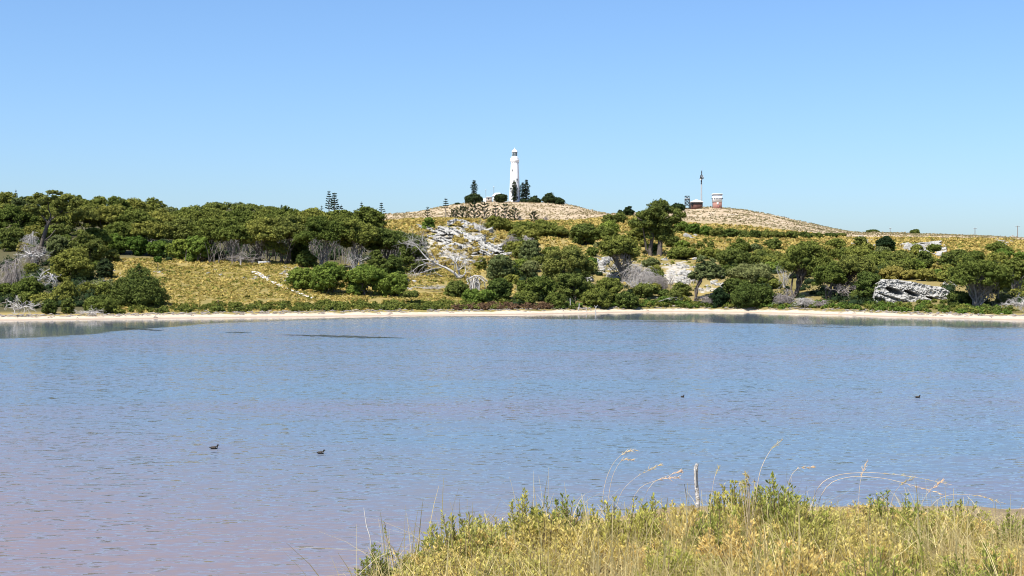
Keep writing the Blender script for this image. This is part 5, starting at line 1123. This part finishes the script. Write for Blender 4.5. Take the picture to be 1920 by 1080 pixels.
def bush(px, Y, kind, sc, label, group=None, rz=0., hs=1.):
    t0 = PROTO[kind][0]
    if t0['used']: t = copy_tree(t0)
    else: t = t0; t['used'] = 1
    X = (px - 960) / F * Y; t.location = (X, Y, float(bank(X, Y)) - .01); t.rotation_euler = (0, 0, rz); sc *= .82 if not group else 1; t.scale = (sc, sc, sc * hs); tag(t, label, 'shrub')
    if group: t['group'] = group
    elif 'group' in t: del t['group']
    return t
for a in [(702, 8.1, 4, .72, "small dark stemmed saltbush at far left tip of near bank"), (742, 8.2, 2, .62, "upright small saltbush second from left tip of near bank"), (812, 8.4, 2, .72, "open saltbush poking over the lake at the left bank"), (872, 8.6, 0, .85, "low yellow green saltbush left of the leafy green one"), (905, 8.8, 4, .72, "leaning green saltbush arm stretching left over the lake"),
          (985, 9.2, 4, .98, "leafiest green saltbush rising above the left part of bank"), (1048, 9.3, 2, 1.05, "green saltbush just right of the leafiest one"), (1098, 8.6, 0, 1.1, "dusty yellow saltbush between green one and tall grass stalks"), (1160, 9.0, 2, 1.2, "tall saltbush at the foot of the left grass stalks"), (1215, 9.2, 4, 1.05, "slim upright saltbush left of the weathered post"),
          (1345, 9.0, 2, 1.05, "saltbush right of the weathered post with reaching tips"), (1462, 9.4, 4, 1.25, "high saltbush with rounded head near bank's middle"), (1500, 9.2, 2, 1.1, "green saltbush right of the rounded head one"), (1560, 9.5, 0, .95, "low green saltbush beneath the long arching stalks"), (1650, 9.6, 1, 1.15, "brownish dome saltbush under stalk tips at right"), (1720, 9.4, 0, .9, "low saltbush in front of the sand strip, left one"), (1800, 9.6, 2, .8, "low green saltbush in front of the sand strip"), (1895, 9.5, 4, .85, "upright saltbush by the right frame edge before the sand")]:
    bush(*a, rz=a[0] * .7)
rb = np.random.default_rng(55); GB = "saltbushes filling the near bank"; k = 0
while k < 105:
    Y = rb.uniform(7.2, 10.6); px = rb.uniform(730, 1960); X = (px - 960) / F * Y
    if Y > edge(X) - .15: continue
    bush(px, Y, int(rb.choice([0, 1, 3, 5, 0, 1, 2])), rb.uniform(.62, 1.0), "yellow green saltbush packed among dry grass on the near bank", GB, rb.uniform(0, 6.28), rb.uniform(.6, 1.08)); k += 1
def stalk(pts, Y, label, head=True, r=.0028, seed=0, name='grass_stalk', m=None, cat='grass stalk', leafy=False):
    """a long dry stem rooted in the bank, bent by the wind"""
    rng = np.random.default_rng(seed); X0 = (pts[0][0] - 960) / F * Y; z0 = float(bank(X0, Y)); t = thing(name, (X0, Y, z0), label, cat)
    P = np.array([((a - 960) / F * Y - X0, .12 * math.sin(i * .9 + seed) * i / len(pts), zrow(c, Y) - z0) for i, (a, c) in enumerate(pts)]); P[0, 2] = -.03; P[0, 1] = 0
    u = np.linspace(0, len(P) - 1, 4 * len(P)); Q = np.stack([np.interp(u, range(len(P)), P[:, k]) for k in range(3)], -1)
    for _ in range(3): Q[1:-1] = (Q[:-2] + 2 * Q[1:-1] + Q[2:]) / 4
    b = MB(); b.tube(Q, np.linspace(r, r * .45, len(Q)), 4); b.build('stem', m or M_STRAWSTEM, t)
    if head:
        h = MB(); n = len(Q)
        for k in range(22):
            i = int(n - 1 - (n * .3) * rng.random()); dr = Q[min(i + 1, n - 1)] - Q[i - 1]; dr /= np.linalg.norm(dr); q = dr + rng.normal(size=3) * .28; q /= np.linalg.norm(q); L = rng.uniform(.015, .045)
            h.tube([Q[i], Q[i] + q * L * .6, Q[i] + q * L], [.0006, .0015, .0003], 3, .5 + .5 * rng.random())
        h.build('seed_head', STRAW, t)
    if leafy:
        h = MB(); n = len(Q); m_ = 40; i = rng.integers(int(n * .35), n, m_); dd = dirs(rng, m_) + np.array([0, 0, .6]); dd /= np.linalg.norm(dd, axis=1)[:, None]; sd = np.cross(dd, dirs(rng, m_)); L = rng.uniform(.012, .026, (m_, 1)); p = Q[i]
        h.add(np.stack([p, p + dd * L * .5 + sd * L * .2, p + dd * L, p + dd * L * .5 - sd * L * .2], 1).reshape(-1, 3), np.arange(4 * m_).reshape(-1, 4), rng.random(m_)); h.build('foliage', LGRN, t)
for i, (pts, Y, lab) in enumerate([
    ([(1120, 960), (1132, 910), (1150, 870), (1172, 848), (1192, 842)], 9.2, "leftmost tall grass stalk with drooping pale seed head"), ([(1128, 960), (1145, 900), (1165, 862), (1188, 860)], 9.1, "second tall grass stalk close beside the leftmost one"),
    ([(1140, 960), (1160, 925), (1195, 890), (1240, 866)], 9.3, "fine grass stalk leaning right toward the weathered post"), ([(1150, 960), (1190, 915), (1235, 896), (1275, 893)], 9.0, "bent grass stalk level with the post top, drooping right"), ([(1165, 960), (1215, 905), (1260, 888), (1282, 885)], 9.2, "pale low arching stalk ending just left of the post"),
    ([(1405, 930), (1422, 890), (1436, 862), (1452, 842), (1472, 826)], 9.4, "highest grass stalk with feathery pale head above dry flower clump"), ([(1500, 945), (1530, 910), (1575, 890), (1640, 887), (1710, 893), (1778, 906)], 9.3, "longest arching grass stalk sweeping right over the water"),
    ([(1505, 948), (1545, 908), (1600, 893), (1660, 896), (1715, 910), (1762, 924)], 9.4, "second long arching stalk just under the longest one"), ([(1720, 975), (1745, 945), (1780, 925), (1830, 926), (1880, 942)], 9.5, "low arching stalk at right above the sand strip"), ([(1650, 960), (1675, 915), (1712, 890)], 9.4, "straight thin stalk crossing the long arching ones"), ([(1690, 970), (1730, 925), (1766, 898)], 9.2, "thin stalk rising to the tip of the longest arch"),
    ([(1455, 940), (1480, 878), (1530, 876)], 9.3, "short pale stalk right of the highest feathery stalk"), ([(1320, 960), (1338, 900), (1352, 878)], 9.2, "faint thin stalk between post and dry flower clump"), ([(1608, 965), (1614, 905), (1632, 864)], 9.5, "upright dark thin stalk behind the long arching stalks")]):
    stalk(pts, Y, lab, True, .0016 if i not in (6, 7, 5) else .0021, i)
stalk([(700, 1030), (696, 1010), (686, 990), (679, 957)], 8.2, "bare pale crooked twig at the far left of bank", False, .0042, 30, 'dry_twig', M_DEAD, 'twig')
stalk([(742, 1075), (735, 1040), (722, 1010), (719, 983)], 8.2, "leafy curved green stem beside the pale crooked twig", False, .0035, 31, 'leafy_stem', M_STEM, 'plant stem', True)
stalk([(868, 1050), (890, 1010), (930, 963)], 8.6, "straight grey twig slanting over water left of leafy bush", False, .0035, 32, 'dry_twig', M_TWIG, 'twig')
stalk([(952, 1020), (948, 1000), (944, 982)], 8.8, "short pale broken twig before the leafiest saltbush", False, .005, 33, 'dry_twig', M_DEAD, 'twig')
stalk([(1292, 960), (1287, 930), (1281, 905)], 9.6, "thin white twig leaning just left of the weathered post", False, .004, 34, 'dry_twig', M_DEAD, 'twig')
stalk([(1740, 1060), (1725, 1010), (1700, 975), (1684, 960)], 7.6, "dark green curved stem across the right of bank", False, .004, 35, 'leafy_stem', LGRN, 'plant stem', True)
def clump():
    Y = 9.3; X = (1408 - 960) / F * Y; z = float(bank(X, Y)); t = thing('dry_flower_clump', (X, Y, z), "dry pale flower head clump standing on brown stems", 'dry plant'); rng = np.random.default_rng(2); s = MB(); h = MB()
    for k in range(9):
        e = np.array([rng.uniform(-.07, .07), rng.uniform(-.04, .04), zrow(895, Y) - z + rng.uniform(-.06, .04)]); s.tube(bez(np.array([rng.normal() * .01, 0, -.02]), e * np.array([.4, .4, .5]), e, 5), .0025, 3)
        for q in range(12): dr = dirs(rng, 1)[0]; h.tube([e, e + dr * rng.uniform(.012, .035)], [.0022, .0006], 3, rng.random())
    s.build('stem', M_STRAWSTEM, t); h.build('flower_head', STRAW, t)
    Y = 10.6; X = (1309 - 960) / F * Y; z = float(bank(X, Y)); t = thing('weathered_post', (X, Y, z), "weathered grey fence post with split top standing on near bank", 'post'); H = zrow(870, Y) - z; q = Y / F
    P = [(0, 0, -.2), (-.5 * q, 0, H * .35), (-3.5 * q, .01, H * .7), (-4 * q, 0, H * .93), (-1.5 * q, 0, H)]; MB().tube(P, [4.2 * q, 4.0 * q, 3.6 * q, 4.0 * q, 3.0 * q], 8, cap=True).build('shaft', plain("weathered grey wood", (.60, .56, .52), .9, .6, 22, .2, .6), t)
    MB().tube([(-4 * q, -3.2 * q, H * .6), (-5.5 * q, -3.6 * q, H * .85), (-5 * q, -3.4 * q, H * .99)], [1.6 * q, 1.8 * q, 1.0 * q], 5, cap=True).build('splinter', M_DEAD, t)
clump()
for o in bpy.data.objects:
    if 'used' in o: del o['used']
